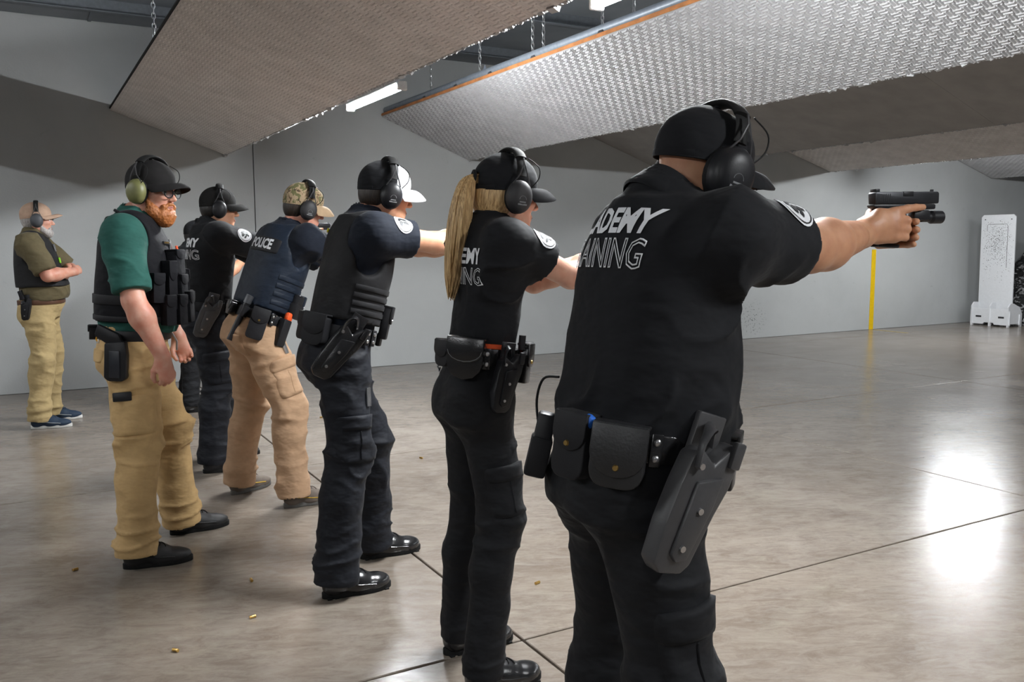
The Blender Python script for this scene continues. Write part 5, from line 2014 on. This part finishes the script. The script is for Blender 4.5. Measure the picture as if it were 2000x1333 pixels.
# ---- woman with the ponytail
secs7 = [(-0.16, .142, .105, .0), (0.0, .142, .106, .0), (0.14, .128, .100, .006), (0.30, .126, .100, .008), (0.48, .132, .104, .010), (0.66, .140, .110, .012), (0.80, .138, .098, .002), (0.92, .112, .082, -.008), (1.0, .072, .068, -.008)]
f7 = person('woman shooter with a long blonde ponytail through her black cap', (1.23, 2.48),
    dict(pelvis=(1.262, 2.48, 0.975), neck=(1.312, 2.475, 1.475), head=(1.372, 2.470, 1.578), sh_r=(1.290, 2.330, 1.425), sh_l=(1.315, 2.625, 1.425),
         kn_r=(1.285, 2.365, 0.545), kn_l=(1.290, 2.60, 0.520), an_r=(1.205, 2.345, 0.10), an_l=(1.262, 2.635, 0.10)),
    dict(vox=0.007, ypr=(-4, 6, 3), hs=0.95, fem=True, skin=SKIN_A, secs=secs7, gun=((1.842, 2.470, 1.462), -4, 0), arm=(0.275, 0.25), arm_r=(0.046, 0.039, 0.041, 0.026),
         pants_secs=[(-0.10, .148, .108, -.004), (-0.02, .146, .106, -.002), (0.06, .138, .104, .002), (0.13, .132, .102, 0.006)], leg=(0.088, 0.070, 0.062, 0.066), hipw=0.070,
         neck_r=0.050, shirt=BLACKFAB, pants=BLACKTWILL, sleeve=(0.56, 0.070, 0.074), hair=BLONDE, brow=DARKHAIR, shoes=('boot', LEATHER, RUBBER, RUBBER), seed=2.3, tuck=0.085, waist=0.12,
         shirt_fold=0.0045, head_vox=0.0045, belt=(0.098, LEATHER, 0.052, 0.007), butt=0.036, fold=0.005, shoe_scale=0.93))
cap(f7.root, f7.HM, BLACKFAB, BLACKFAB, plain('black_brim', (0.009, 0.009, 0.010), 0.8, spec=0.06), brim_pitch=0.30, bl=0.080, opening=True)
earmuffs(f7.root, f7.HM, plain('dark_grey_cup', (0.022, 0.021, 0.023), 0.6), RUBBER, logo=True)
glasses(f7.root, f7.HM, POLYMER, full=False)
# ponytail: bundles of locks that fall from the cap opening
def ponytail(f):
    m = MB()
    HMn = f.HM
    r = random.Random(3)
    for k in range(46):
        a = r.uniform(0, 2 * math.pi)
        rr = math.sqrt(r.random())
        ox, oy = rr * math.cos(a), rr * math.sin(a)
        pts, rs = [], []
        lenf = r.uniform(0.80, 1.0)
        path = [(-0.100, 0, 0.050), (-0.128, 0, 0.046), (-0.150, -0.002, 0.020), (-0.162, -0.006, -0.040), (-0.168, -0.010, -0.120), (-0.170, -0.012, -0.210), (-0.172, -0.014, -0.300), (-0.172, -0.016, -0.370)]
        spread = [0.010, 0.014, 0.026, 0.034, 0.038, 0.036, 0.026, 0.010]
        n = len(path)
        for i in range(n):
            t = i / (n - 1)
            q = path[i]
            w = spread[i]
            zz = q[2] if i < 2 else 0.020 + (q[2] - 0.020) * lenf
            pts.append(HMn @ Vector((q[0] + ox * w * 0.8 + 0.004 * math.sin(3 * t + k), q[1] + oy * w + 0.004 * math.sin(4 * t + 2 * k), zz)))
            rs.append([0.006, 0.0065, 0.0085, 0.0095, 0.0095, 0.0085, 0.006, 0.0015][i])
        # catmull densify
        P2, R2 = [], []
        for i in range(n - 1):
            p0, p1, p2, p3 = pts[max(i - 1, 0)], pts[i], pts[i + 1], pts[min(i + 2, n - 1)]
            for q in range(3):
                u = q / 3
                P2.append(0.5 * ((2 * p1) + (p2 - p0) * u + (2 * p0 - 5 * p1 + 4 * p2 - p3) * u * u + (3 * p1 - p0 - 3 * p2 + p3) * u ** 3))
                R2.append(rs[i] + (rs[i + 1] - rs[i]) * u)
        P2.append(pts[-1]); R2.append(rs[-1])
        m.tube(P2, R2, 6)
    o = m.build('ponytail', BLONDE, f.root)
    MB().tube([HMn @ Vector((-0.130 + 0.003 * math.cos(q), 0.019 * math.cos(q), 0.045 + 0.019 * math.sin(q))) for q in np.linspace(0, 2 * math.pi, 16)[:-1]], 0.006, 8, closed=True).build('hair_tie', RUBBER, o)
ponytail(f7)
back_text(f7, 'ACADEMY', 0.80, 0.066, WHITEPRINT, bold=0.0022, width=0.84, name='academy_lettering')
back_text(f7, 'TRAINING', 0.675, 0.074, WHITEPRINT, outline=0.0013, width=0.82, name='training_lettering')
sleeve_patch(f7, 'r', 0.34, 0.95, 0.043)
pistol(Matrix.Translation(Vector(f7.O)) @ M4(f7.GA[:, 0], f7.GA[:, 1], f7.GA[:, 2], f7.gp), 'pistol in the hands of the woman, hidden behind the near shooter')
B = f7.belt
pouch(f7.root, B.at(128, -0.008, 0.005), LEATHER, 0.115, 0.125, 0.040, 0.62, None, 'cuff_case', 0.48, 'shiny black leather cuff case with pointed flap', True)
keeper(f7.root, B.at(104, -0.004), LEATHER)
o_, _h = band(f7.bvh, f7.root, 'orange_strap', ORANGE, f7.J['pelvis'] + f7.up * 0.132, f7.fwd, f7.left, f7.up, 66, 118, 0.014, 0.010, 0.006, 18)
holster(f7.root, B.at(80, -0.020, 0.010, cant=4), POLYMER, scale=0.80)
mag_pouch(f7.root, B.at(48, 0.0, 0.006), LEATHER, BRASS)
mag_pouch(f7.root, B.at(28, 0.0, 0.006), LEATHER, BRASS)
MB().cyl((0, -0.02, 0.03), (0, -0.02, 0.075), 0.011, n=12).build('flashlight', POLYMER, f7.root, B.at(58, 0.0, 0.0))
pouch(f7.root, B.at(170, -0.004, 0.004), NYLON, 0.075, 0.080, 0.034, 0.7, None, 'key_pouch')
MB().tube([(0, -0.01, 0), (0.0, -0.030, -0.02), (0.012, -0.026, -0.034), (0.0, -0.022, -0.024)], 0.003, 6).build('key_clip', DARKSTEEL, f7.root, B.at(186, -0.03, 0.0))
cargo_pocket(f7, 'r', 0.72, 75, BLACKTWILL, 0.13, 0.16)

# ---- man in the white cap and black vest
f6 = person('shooter in a white-fronted cap and plain black vest, standing left of the ponytailed woman', (1.14, 3.49),
    dict(pelvis=(1.130, 3.49, 0.995), neck=(1.262, 3.49, 1.525), head=(1.352, 3.485, 1.632), sh_r=(1.235, 3.315, 1.462), sh_l=(1.265, 3.67, 1.462),
         kn_r=(1.118, 3.355, 0.560), kn_l=(1.315, 3.625, 0.560), an_r=(1.040, 3.32, 0.10), an_l=(1.325, 3.67, 0.10)),
    dict(vox=0.0085, ypr=(-5, 8, 3), skin=SKIN_D, gun=((1.862, 3.470, 1.505), -6, 0), arm=(0.29, 0.26), arm_r=(0.050, 0.045, 0.047, 0.029),
         shirt=NAVYSHIRT, pants=NAVYTWILL, sleeve=(0.58, 0.082, 0.084), hair=DARKHAIR, shoes=('boot', LEATHER, RUBBER, RUBBER), seed=3.1, tuck=0.05, waist=0.10, leg=(0.106, 0.090, 0.084, 0.094),
         belt=(0.070, NYLON, 0.050, 0.007), fold=0.007))
f6.reach = True
vest(f6, BLACKVEST, 0.018, 0.22, 0.008, 0.104, label='plain black ballistic vest')
for t in (0.30, 0.36, 0.42, 0.48):
    band(f6.bvh_v, f6.vest, 'webbing', BLACKVEST, f6.J['pelvis'] + f6.up * f6.Lt * t, f6.fwd, f6.left, f6.up, 20, 100, 0.020, 0.003, 0.001, 20)
mf = vest_frame(f6, 34, 0.30)
mag_pouch(f6.root, mf, POLYMER, STEEL, 0.14)
MB().box((0, -0.004, 0), (0.05, 0.008, 0.016), 0.003).build('yellow_tag', YELLOW, f6.vest, vest_frame(f6, 200, 0.86))
cap(f6.root, f6.HM, BLACKFAB, WHITEFAB, WHITEFAB, button=BLACKFAB, brim_pitch=0.40, bl=0.074)
earmuffs(f6.root, f6.HM, POLYMER, RUBBER, logo=True)
glasses(f6.root, f6.HM, DARKSTEEL, full=False)
sleeve_patch(f6, 'r', 0.30, 0.75, 0.044)
pistol(Matrix.Translation(Vector(f6.O)) @ M4(f6.GA[:, 0], f6.GA[:, 1], f6.GA[:, 2], f6.gp), 'pistol in the hands of the white-cap shooter, behind the ponytail')
B = f6.belt
holster(f6.root, B.at(96, -0.010, 0.014, cant=20, lean=3), LEATHER, scale=1.08)
pouch(f6.root, B.at(138, -0.010, 0.004), NYLON, 0.105, 0.125, 0.045, 0.7, None, 'nylon_pouch')
pouch(f6.root, B.at(168, -0.006, 0.004), NYLON, 0.080, 0.110, 0.040, 0.6, None, 'nylon_pouch')
for a in (58, 70):
    keeper(f6.root, B.at(a, 0), NYLON)
MB().box((0, -0.012, 0), (0.040, 0.020, 0.056), 0.006).build('belt_buckle', POLYMER, f6.root, B.at(30, 0))
cargo_pocket(f6, 'r', 0.80, 70, NAVYTWILL, 0.18, 0.19)
c, d, rt, u_ = leg_frame(f6, 'r', 0.38, 40)
pn = MB()
for k in (-1, 0, 1):
    pn.cyl((k * 0.012, -0.008, -0.03), (k * 0.012, -0.008, 0.045), 0.0045, n=8)
hit = f6.bvh_p.ray_cast(Vector(c + d * 0.4), Vector(-d), 0.6)
if hit[0]:
    pn.build('pens', STEEL, f6.root, M4(Vector(rt), Vector(-d), Vector(u_), hit[0]))

# ---- man in the navy POLICE vest
f5 = person('shooter in khaki trousers, camouflage cap and navy vest marked POLICE', (1.13, 4.82),
    dict(pelvis=(1.095, 4.825, 0.970), neck=(1.298, 4.835, 1.505), head=(1.388, 4.830, 1.628), sh_r=(1.352, 4.650, 1.452), sh_l=(1.252, 4.995, 1.452),
         kn_r=(1.225, 4.665, 0.540), kn_l=(1.090, 4.985, 0.530), an_r=(1.225, 4.625, 0.10), an_l=(1.020, 5.045, 0.10)),
    dict(vox=0.0095, ypr=(2, 12, 6), skin=SKIN_C, gun=((1.83, 4.90, 1.520), 4, 0), arm=(0.29, 0.26), shirt=NAVYSHIRT, pants=KHAKI2, sleeve=(0.98, 0.084, 0.078), hair=DARKHAIR,
         shoes=('low', plain('brown_suede', (0.125, 0.100, 0.082), 0.85), plain('grey_sole', (0.10, 0.095, 0.088), 0.8), plain('brown_lace', (0.10, 0.08, 0.065), 0.8), plain('yellow_trim', (0.45, 0.28, 0.02), 0.6)),
         seed=4.7, tuck=0.05, waist=0.10, leg=(0.112, 0.092, 0.082, 0.090), foot_r=4, foot_l=30, belt=(0.068, NYLON, 0.054, 0.008), fold=0.008, butt=0.075))
f5.reach = True
vest(f5, NAVYVEST, 0.022, 0.20, 0.009, 0.106, label='navy vest with white POLICE lettering on the back')
pb = patch_on(f5.bvh_v, f5.vest, 'lettering_panel', NYLON, f5.J['pelvis'] + f5.up * f5.Lt * 0.78 - f5.left * 0.030, -f5.left, f5.up, 0.25, 0.085, 0.006)
back_text(f5, 'POLICE', 0.78, 0.074, WHITEPRINT, bold=0.0028, name='police_lettering', bvh=f5.bvh_v, width=0.72, dy=0.030, off=0.010, parent=f5.vest)
for t in (0.28, 0.36, 0.44, 0.52):
    band(f5.bvh_v, f5.vest, 'webbing', NAVYVEST, f5.J['pelvis'] + f5.up * f5.Lt * t, f5.fwd, f5.left, f5.up, 25, 110, 0.024, 0.003, 0.001, 20)
radio(f5.root, vest_frame(f5, 66, 0.34), POLYMER, 0.13, antenna=False)
mag_pouch(f5.root, vest_frame(f5, 46, 0.34), NAVYVEST, STEEL, 0.13)
cap(f5.root, f5.HM, CAMO, CAMO, plain('tan_brim', (0.36, 0.25, 0.15), 0.85), brim_pitch=0.50, bl=0.074)
earmuffs(f5.root, f5.HM, plain('dark_grey_cup', (0.022, 0.021, 0.023), 0.6), RUBBER, logo=True)
glasses(f5.root, f5.HM, DARKSTEEL, full=False)
sleeve_patch(f5, 'r', 0.66, 0.9, 0.042)
pistol(Matrix.Translation(Vector(f5.O)) @ M4(f5.GA[:, 0], f5.GA[:, 1], f5.GA[:, 2], f5.gp), 'pistol raised by the camouflage-cap shooter, behind the black vest')
B = f5.belt
def baton(root, M):
    b = MB()
    b.cyl((0, -0.02, -0.17), (0, -0.02, 0.045), 0.015, 0.017, n=14)
    o = b.build('baton', POLYMER, root, M)
    MB().cyl((0, -0.02, 0.045), (0, -0.02, 0.090), 0.021, 0.021, n=14).build('baton_head', DARKSTEEL, o)
    MB().box((0, -0.016, 0.0), (0.044, 0.040, 0.060), 0.006).build('baton_holder', NYLON, o)
baton(f5.root, B.at(150, 0.0, 0.004, cant=8))
pouch(f5.root, B.at(118, -0.045, 0.004), NYLON, 0.090, 0.165, 0.045, 0.5, BRASS, 'radio_pouch', 0.2)
keeper(f5.root, B.at(98, 0), LEATHER)
pouch(f5.root, B.at(192, 0.0, 0.004), LEATHER, 0.070, 0.075, 0.034, 0.7, None, 'leather_pouch')
tz = MB().box((0, -0.025, -0.03), (0.055, 0.045, 0.15), 0.008).build('stun_gun_holster', POLYMER, f5.root, B.at(78, -0.02, 0.006))
MB().box((0.010, -0.025, 0.060), (0.040, 0.034, 0.050), 0.012).build('stun_gun_grip', ORANGE, tz)
cargo_pocket(f5, 'r', 0.58, 85, KHAKI2, 0.16, 0.21)
patch_on(f5.bvh_p, f5.root, 'hip_pocket', KHAKI2, f5.J['pelvis'] - f5.left * 0.07 - f5.fwd * 0.1 - A3((0, 0, 0.10)), -f5.left, (0, 0, 1), 0.13, 0.12, 0.004)
c, d, rt, u_ = leg_frame(f5, 'r', 0.16, 75)
hit = f5.bvh_p.ray_cast(Vector(c + d * 0.4), Vector(-d), 0.6)
if hit[0]:
    MB().box((0, -0.006, 0), (0.030, 0.012, 0.085), 0.006).build('folding_knife', STEEL, f5.root, M4(Vector(rt), Vector(-d), Vector(u_), hit[0]))

# ---- man in black polo between the bearded man and the POLICE vest
f4 = person('shooter in black polo and plain black cap, left of the POLICE vest', (1.03, 5.75),
    dict(pelvis=(1.010, 5.75, 0.975), neck=(1.045, 5.75, 1.545), head=(1.108, 5.745, 1.652), sh_r=(1.060, 5.565, 1.485), sh_l=(1.085, 5.935, 1.485),
         kn_r=(1.035, 5.625, 0.545), kn_l=(1.110, 5.90, 0.545), an_r=(0.975, 5.60, 0.10), an_l=(1.120, 5.96, 0.10)),
    dict(vox=0.010, ypr=(-8, 4, 0), skin=SKIN_D, gun=((1.655, 5.735, 1.520), -4, 0), shirt=BLACKFAB, pants=NAVYTWILL, sleeve=(0.92, 0.086, 0.088), collar=True, hair=BLACKHAIR,
         secs=[(s[0], s[1] * 1.06, s[2] * 1.16, s[3]) for s in MALE], shoes=('low', plain('black_sneaker', (0.015, 0.017, 0.022), 0.5), RUBBER, plain('grey_lace', (0.28, 0.30, 0.33), 0.8)),
         seed=5.3, tuck=0.05, waist=0.10, leg=(0.112, 0.094, 0.086, 0.092), belt=(0.070, NYLON, 0.052, 0.008)))
cap(f4.root, f4.HM, plain('faded_black_cap', (0.012, 0.0115, 0.011), 0.9, spec=0.15), MATS['faded_black_cap'], MATS['faded_black_cap'], brim_pitch=0.25, bl=0.078)
earmuffs(f4.root, f4.HM, POLYMER, RUBBER)
glasses(f4.root, f4.HM, DARKSTEEL, full=False)
back_text(f4, 'ACADEMY', 0.80, 0.074, WHITEPRINT, bold=0.003, width=0.90, name='academy_lettering')
back_text(f4, 'TRAINING', 0.67, 0.084, WHITEPRINT, outline=0.0016, width=0.85, name='training_lettering')
sleeve_patch(f4, 'r', 0.45, 0.55, 0.046)
pistol(Matrix.Translation(Vector(f4.O)) @ M4(f4.GA[:, 0], f4.GA[:, 1], f4.GA[:, 2], f4.gp), 'pistol in the hands of the plain black cap shooter, behind the POLICE vest')
B = f4.belt
holster(f4.root, B.at(92, -0.005, 0.012, cant=14), GREYPOLY, scale=1.05)
radio(f4.root, B.at(142, 0.0, 0.006), POLYMER, 0.13, antenna=False)
mag_pouch(f4.root, B.at(56, 0.0, 0.006), NYLON)
pouch(f4.root, B.at(168, 0.0, 0.004), NYLON, 0.08, 0.11, 0.04)
cargo_pocket(f4, 'r', 0.70, 80, NAVYTWILL, 0.17, 0.20)

# ---- far shooter, mostly hidden
f3 = person('half-hidden shooter in black farthest down the line, between the bearded man and the black polo', (1.24, 7.90),
    dict(pelvis=(1.235, 7.90, 0.905), neck=(1.275, 7.90, 1.405), head=(1.335, 7.90, 1.505), sh_r=(1.315, 7.73, 1.350), sh_l=(1.330, 8.07, 1.350),
         kn_r=(1.245, 7.79, 0.50), kn_l=(1.285, 8.03, 0.50), an_r=(1.185, 7.77, 0.10), an_l=(1.215, 8.08, 0.10)),
    dict(vox=0.012, ypr=(0, 6, 0), hs=0.97, skin=SKIN_D, gun=((1.82, 7.89, 1.385), -2, 0), shirt=BLACKFAB, pants=BLACKTWILL, sleeve=(0.85, 0.080, 0.076), hair=BLACKHAIR,
         shoes=('boot', LEATHER, RUBBER, RUBBER), seed=6.1, tuck=0.04, waist=0.10, belt=(0.068, NYLON, 0.05), hand_vox=0.006, head_vox=0.007,
         secs=[(s[0], s[1] * 1.05, s[2] * 1.15, s[3]) for s in MALE]))
cap(f3.root, f3.HM, BLACKFAB, BLACKFAB, BLACKFAB)
earmuffs(f3.root, f3.HM, POLYMER, RUBBER, wire=False)
pistol(Matrix.Translation(Vector(f3.O)) @ M4(f3.GA[:, 0], f3.GA[:, 1], f3.GA[:, 2], f3.gp), 'small pistol of the farthest shooter, seen behind the black polo')
holster(f3.root, f3.belt.at(92, -0.01, 0.010), POLYMER)

# ---- bearded instructor in the green shirt
secs2 = [(-0.14, .178, .145, .0), (0.02, .182, .152, .010), (0.14, .186, .160, .020), (0.28, .186, .160, .018), (0.48, .184, .148, .010), (0.66, .188, .138, .006), (0.80, .184, .126, .0), (0.93, .144, .100, -.01), (1.0, .088, .082, -.01)]
f2 = person('bearded man in green T-shirt and black pouch vest, arms down, olive ear defenders', (0.44, 4.26),
    dict(pelvis=(0.425, 4.265, 0.985), neck=(0.452, 4.260, 1.545), head=(0.530, 4.235, 1.665), sh_r=(0.378, 4.065, 1.470), sh_l=(0.480, 4.452, 1.470), el_r=(0.402, 3.985, 1.190), wr_r=(0.505, 3.975, 0.945),
         el_l=(0.540, 4.535, 1.190), wr_l=(0.640, 4.440, 0.985), kn_r=(0.405, 4.120, 0.545), kn_l=(0.580, 4.395, 0.540), an_r=(0.372, 4.075, 0.10), an_l=(0.620, 4.465, 0.10)),
    dict(vox=0.0085, ypr=(-43, 4, 0), skin=SKIN_C, secs=secs2, arm_r=(0.056, 0.047, 0.050, 0.031), shirt=GREENSHIRT, pants=KHAKI, sleeve=(0.86, 0.080, 0.082), hair=hair_mat('auburn_hair', (0.10, 0.035, 0.012), (0.22, 0.09, 0.03)), brow=GINGER,
         shoes=('low', plain('black_trainer', (0.012, 0.012, 0.013), 0.55), RUBBER, RUBBER), seed=7.7, tuck=0.06, waist=0.085, leg=(0.112, 0.096, 0.084, 0.094), foot_r=-4, foot_l=8, fold=0.009,
         pants_secs=[(-0.10, .180, .138, -.014), (-0.02, .184, .142, -.008), (0.06, .180, .148, .004), (0.12, .178, .150, .008)],
         hand_r=((0.20, -0.02, -1), (0.25, -1.0, 0.0), 0.50, -1), hand_l=((0.3, -0.1, -1), (0.2, 1, 0), 0.5, 1), belt=(0.045, POLYMER, 0.045, 0.006), head_vox=0.0045))
f2.reach = False
vest(f2, VEST2, 0.022, 0.185, 0.0085, 0.112, secs2, label='black load-bearing vest with front pouches')
HM = f2.HM
S = beard_sdf()
V, Fq = snet(S, (-0.02, -0.10, -0.18), (0.13, 0.10, -0.02), 0.004)
V = relax(V, Fq, 1, 0.3)
N = vnormals(V, Fq)
V = V + N * (0.0030 * vnoise(V * 130) + 0.002 * vnoise(V * 260))[:, None]
link('beard', npmesh('beard', V, Fq), GINGER, f2.root, HM)
DKCAP = plain('charcoal_cap', (0.017, 0.016, 0.016), 0.9, spec=0.15)
cap(f2.root, HM, DKCAP, DKCAP, DKCAP, brim_pitch=0.10, bl=0.080)
earmuffs(f2.root, HM, OLIVEPLASTIC, RUBBER, label='olive green ear defenders', pad=True)
glasses(f2.root, HM, POLYMER, full=True)
for ang, t, wd, hh, dd in ((58, 0.46, 0.052, 0.125, 0.035), (42, 0.48, 0.048, 0.21, 0.040), (22, 0.66, 0.090, 0.105, 0.045), (16, 0.46, 0.085, 0.110, 0.040), (46, 0.285, 0.052, 0.130, 0.040), (30, 0.285, 0.060, 0.130, 0.046), (8, 0.30, 0.085, 0.135, 0.052), (-14, 0.30, 0.085, 0.135, 0.052), (-16, 0.48, 0.085, 0.13, 0.045)):
    pouch(f2.vest, vest_frame(f2, ang, t, 0.002), VEST2, wd, hh, dd, 0.42, None, 'vest_pouch', 0.14)
band(f2.bvh_v, f2.vest, 'side_strap', NYLON, f2.J['pelvis'] + f2.up * f2.Lt * 0.36, f2.fwd, f2.left, f2.up, 95, 172, 0.040, 0.004, 0.002, 20)
band(f2.bvh_v, f2.vest, 'lower_hem', NYLON, f2.J['pelvis'] + f2.up * f2.Lt * 0.215, f2.fwd, f2.left, f2.up, -60, 200, 0.022, 0.003, 0.001, 40)
nf = vest_frame(f2, 26, 0.815)
MB().box((0, -0.003, 0), (0.055, 0.006, 0.016), 0.002).build('name_plate', NYLON, f2.vest, nf)
for k in range(6):
    MB().box((-0.020 + 0.008 * k, -0.0068, 0), (0.005, 0.001, 0.008), 0.0).build('name_letter', BRASS, f2.vest, nf)
bdg = MB()
pts = []
for k in range(14):
    a = math.pi * 2 * k / 14
    rr = 0.026 if k % 2 == 0 else 0.018
    pts.append((rr * math.cos(a), rr * 1.25 * math.sin(a)))
bdg.prism(pts, -0.008, 0.0, 0.002)
bdg.build('star_badge', STEEL, f2.vest, vest_frame(f2, 6, 0.79, 0.002))
MB().tube([(0, -0.012, 0.03), (0, -0.014, 0.0), (0.01, -0.012, -0.03)], 0.006, 8).build('orange_tag', ORANGE, f2.vest, vest_frame(f2, -6, 0.74, 0.01))
for s_ in (-1, 1):
    m = MB()
    m.box((0, 0, 0), (0.075, 0.030, 0.012), 0.004)
    m.build('shoulder_buckle', POLYMER, f2.vest, Matrix.Translation(Vector(f2.J['neck'] + f2.left * s_ * 0.105 - f2.fwd * 0.035 + f2.up * 0.014)) @ Matrix.Rotation(0.5, 4, 'Y'))
B = f2.belt
hb = MB()
hb.prism([(-0.045, 0.030), (0.040, 0.040), (0.048, -0.020), (0.046, -0.120), (0.030, -0.135), (-0.030, -0.135), (-0.048, -0.120)], -0.048, -0.004, 0.008)
hb2 = hb.build('holster', POLYMER, f2.root, B.at(100, -0.055, 0.008))
MB().box((0, -0.052, -0.06), (0.045, 0.010, 0.12), 0.004).build('face_plate', plain('blue_black_polymer', (0.012, 0.014, 0.020), 0.35), hb2)
MB().prism([(-0.075, 0.110), (0.010, 0.070), (0.030, 0.030), (-0.030, 0.020), (-0.090, 0.060)], -0.040, -0.012, 0.007).build('pistol_grip', POLYMER, hb2)
pouch(f2.root, B.at(168, 0.0, 0.003), NYLON, 0.05, 0.06, 0.030, 0.5, None, 'belt_pouch')
lb = patch_on(f2.bvh_p, f2.root, 'brand_label', plain('cream_label', (0.62, 0.55, 0.45), 0.7), f2.J['pelvis'] - f2.left * 0.09 - f2.fwd * 0.12 + A3((0, 0, 0.025)), unit(f2.fwd * 0.7 - f2.left * 0.7), (0, 0, 1), 0.036, 0.038, 0.003, 4, 4)
m = MB().tube([(0.010 * math.cos(a), 0, 0.010 * math.sin(a)) for a in np.linspace(0.6, 5.6, 10)], 0.003, 6)
vv = np.array([v.co for v in lb.data.vertices]).mean(0)
m.build('brand_mark', plain('amber_print', (0.75, 0.36, 0.02), 0.6), lb, M4(unit(f2.fwd * 0.7 - f2.left * 0.7), unit(f2.fwd * 0.7 + f2.left * 0.7), A3((0, 0, 1)), vv - 0.006 * unit(f2.fwd * 0.7 + f2.left * 0.7) * (1)))
cp = cargo_pocket(f2, 'r', 0.66, 92, KHAKI, 0.185, 0.175, False, 0.012)
c, d, rt, u_ = leg_frame(f2, 'r', 0.66, 92)
hit = f2.bvh_p.ray_cast(Vector(c + u_ * 0.075 + d * 0.4), Vector(-d), 0.6)
if hit[0]:
    MB().box((-0.03, -0.010, 0.010), (0.078, 0.012, 0.040), 0.005).build('phone', POLYMER, f2.root, M4(Vector(rt), Vector(-d), Vector(u_), hit[0]))
patch_on(f2.bvh_p, f2.root, 'hip_pocket_flap', KHAKI, f2.J['pelvis'] - f2.left * 0.10 - f2.fwd * 0.1 - A3((0, 0, 0.045)), unit(f2.fwd * 0.5 - f2.left), (0, 0, 1), 0.12, 0.055, 0.006)
MB().tube([(0, -0.012, 0.03), (0.012, -0.03, -0.01), (0.004, -0.034, -0.05)], 0.005, 8).build('key_ring', STEEL, f2.root, B.at(20, -0.02, 0.004))

# ---- instructor with crossed arms
secs1 = [(-0.14, .172, .140, .0), (0.02, .178, .160, .025), (0.14, .182, .178, .042), (0.28, .180, .172, .036), (0.46, .178, .150, .016), (0.66, .184, .136, .006), (0.80, .180, .122, .0), (0.93, .142, .098, -.01), (1.0, .088, .082, -.01)]
f1 = person('man with crossed arms in olive T-shirt, tan cap and black vest at the far left', (0.10, 7.82),
    dict(pelvis=(0.105, 7.82, 0.965), neck=(0.085, 7.82, 1.515), head=(0.125, 7.81, 1.628), sh_r=(0.052, 7.625, 1.440), sh_l=(0.120, 8.00, 1.440), el_r=(0.165, 7.560, 1.200), wr_r=(0.365, 7.730, 1.225),
         el_l=(0.345, 8.010, 1.225), wr_l=(0.315, 7.770, 1.255), kn_r=(0.105, 7.69, 0.53), kn_l=(0.170, 7.94, 0.53), an_r=(0.045, 7.67, 0.10), an_l=(0.135, 8.0, 0.10)),
    dict(vox=0.010, ypr=(-2, 0, 0), skin=SKIN_C, secs=secs1, arm_r=(0.054, 0.048, 0.050, 0.032), shirt=OLIVESHIRT, pants=KHAKI3, sleeve=(0.88, 0.086, 0.086), hair=GREYHAIR, brow=GREYHAIR,
         shoes=('low', plain('navy_mesh', (0.012, 0.030, 0.062), 0.7), plain('white_sole', (0.62, 0.62, 0.60), 0.6), plain('navy_lace', (0.02, 0.04, 0.08), 0.7), plain('silver_trim', (0.35, 0.38, 0.4), 0.5)), seed=8.9, tuck=0.035, waist=0.05,
         leg=(0.106, 0.088, 0.078, 0.084), foot_r=-6, foot_l=-4, fold=0.008, pants_secs=[(-0.10, .174, .135, -.010), (-0.02, .178, .148, .010), (0.06, .178, .162, .020)],
         hand_r=((0.35, 0.9, 0.15), (0.8, -0.5, 0.3), 0.25, 1), hand_l=((0.12, -1.0, -0.30), (0.9, 0.1, 0.3), 0.35, 1), belt=(0.026, plain('brown_leather', (0.085, 0.035, 0.016), 0.5), 0.036, 0.004, 0.0, 'leather_belt'), hand_vox=0.005, head_vox=0.006))
f1.reach = False
vest(f1, BLACKVEST, 0.018, 0.26, 0.010, 0.112, secs1, label='plain black vest')
TANCAP = plain('tan_cap', (0.42, 0.28, 0.20), 0.85)
cap(f1.root, f1.HM, TANCAP, TANCAP, TANCAP, brim_pitch=-0.05, bl=0.078)
earmuffs(f1.root, f1.HM, plain('slate_cup', (0.045, 0.048, 0.055), 0.5), RUBBER, wire=False, pad=False)
glasses(f1.root, f1.HM, POLYMER, full=False)
HM1 = f1.HM
S = beard_sdf()
V, Fq = snet(S, (-0.02, -0.10, -0.18), (0.13, 0.10, -0.02), 0.006)
V = (V - (0.05, 0, -0.09)) * (0.97, 0.99, 0.80) + (0.05, 0, -0.088)
link('beard', npmesh('beard', V, Fq), GREYHAIR, f1.root, HM1)
holster(f1.root, f1.belt.at(108, 0.0, 0.008), POLYMER, scale=0.72, gun=True, hood=False)
MB().box((0, -0.006, 0), (0.030, 0.012, 0.045), 0.004).build('lime_marker', LIME, f1.vest, vest_frame(f1, 4, 0.62, 0.002))
MB().box((0, -0.008, 0), (0.030, 0.010, 0.060), 0.004).build('badge', STEEL, f1.vest, vest_frame(f1, 10, 0.80, 0.002))
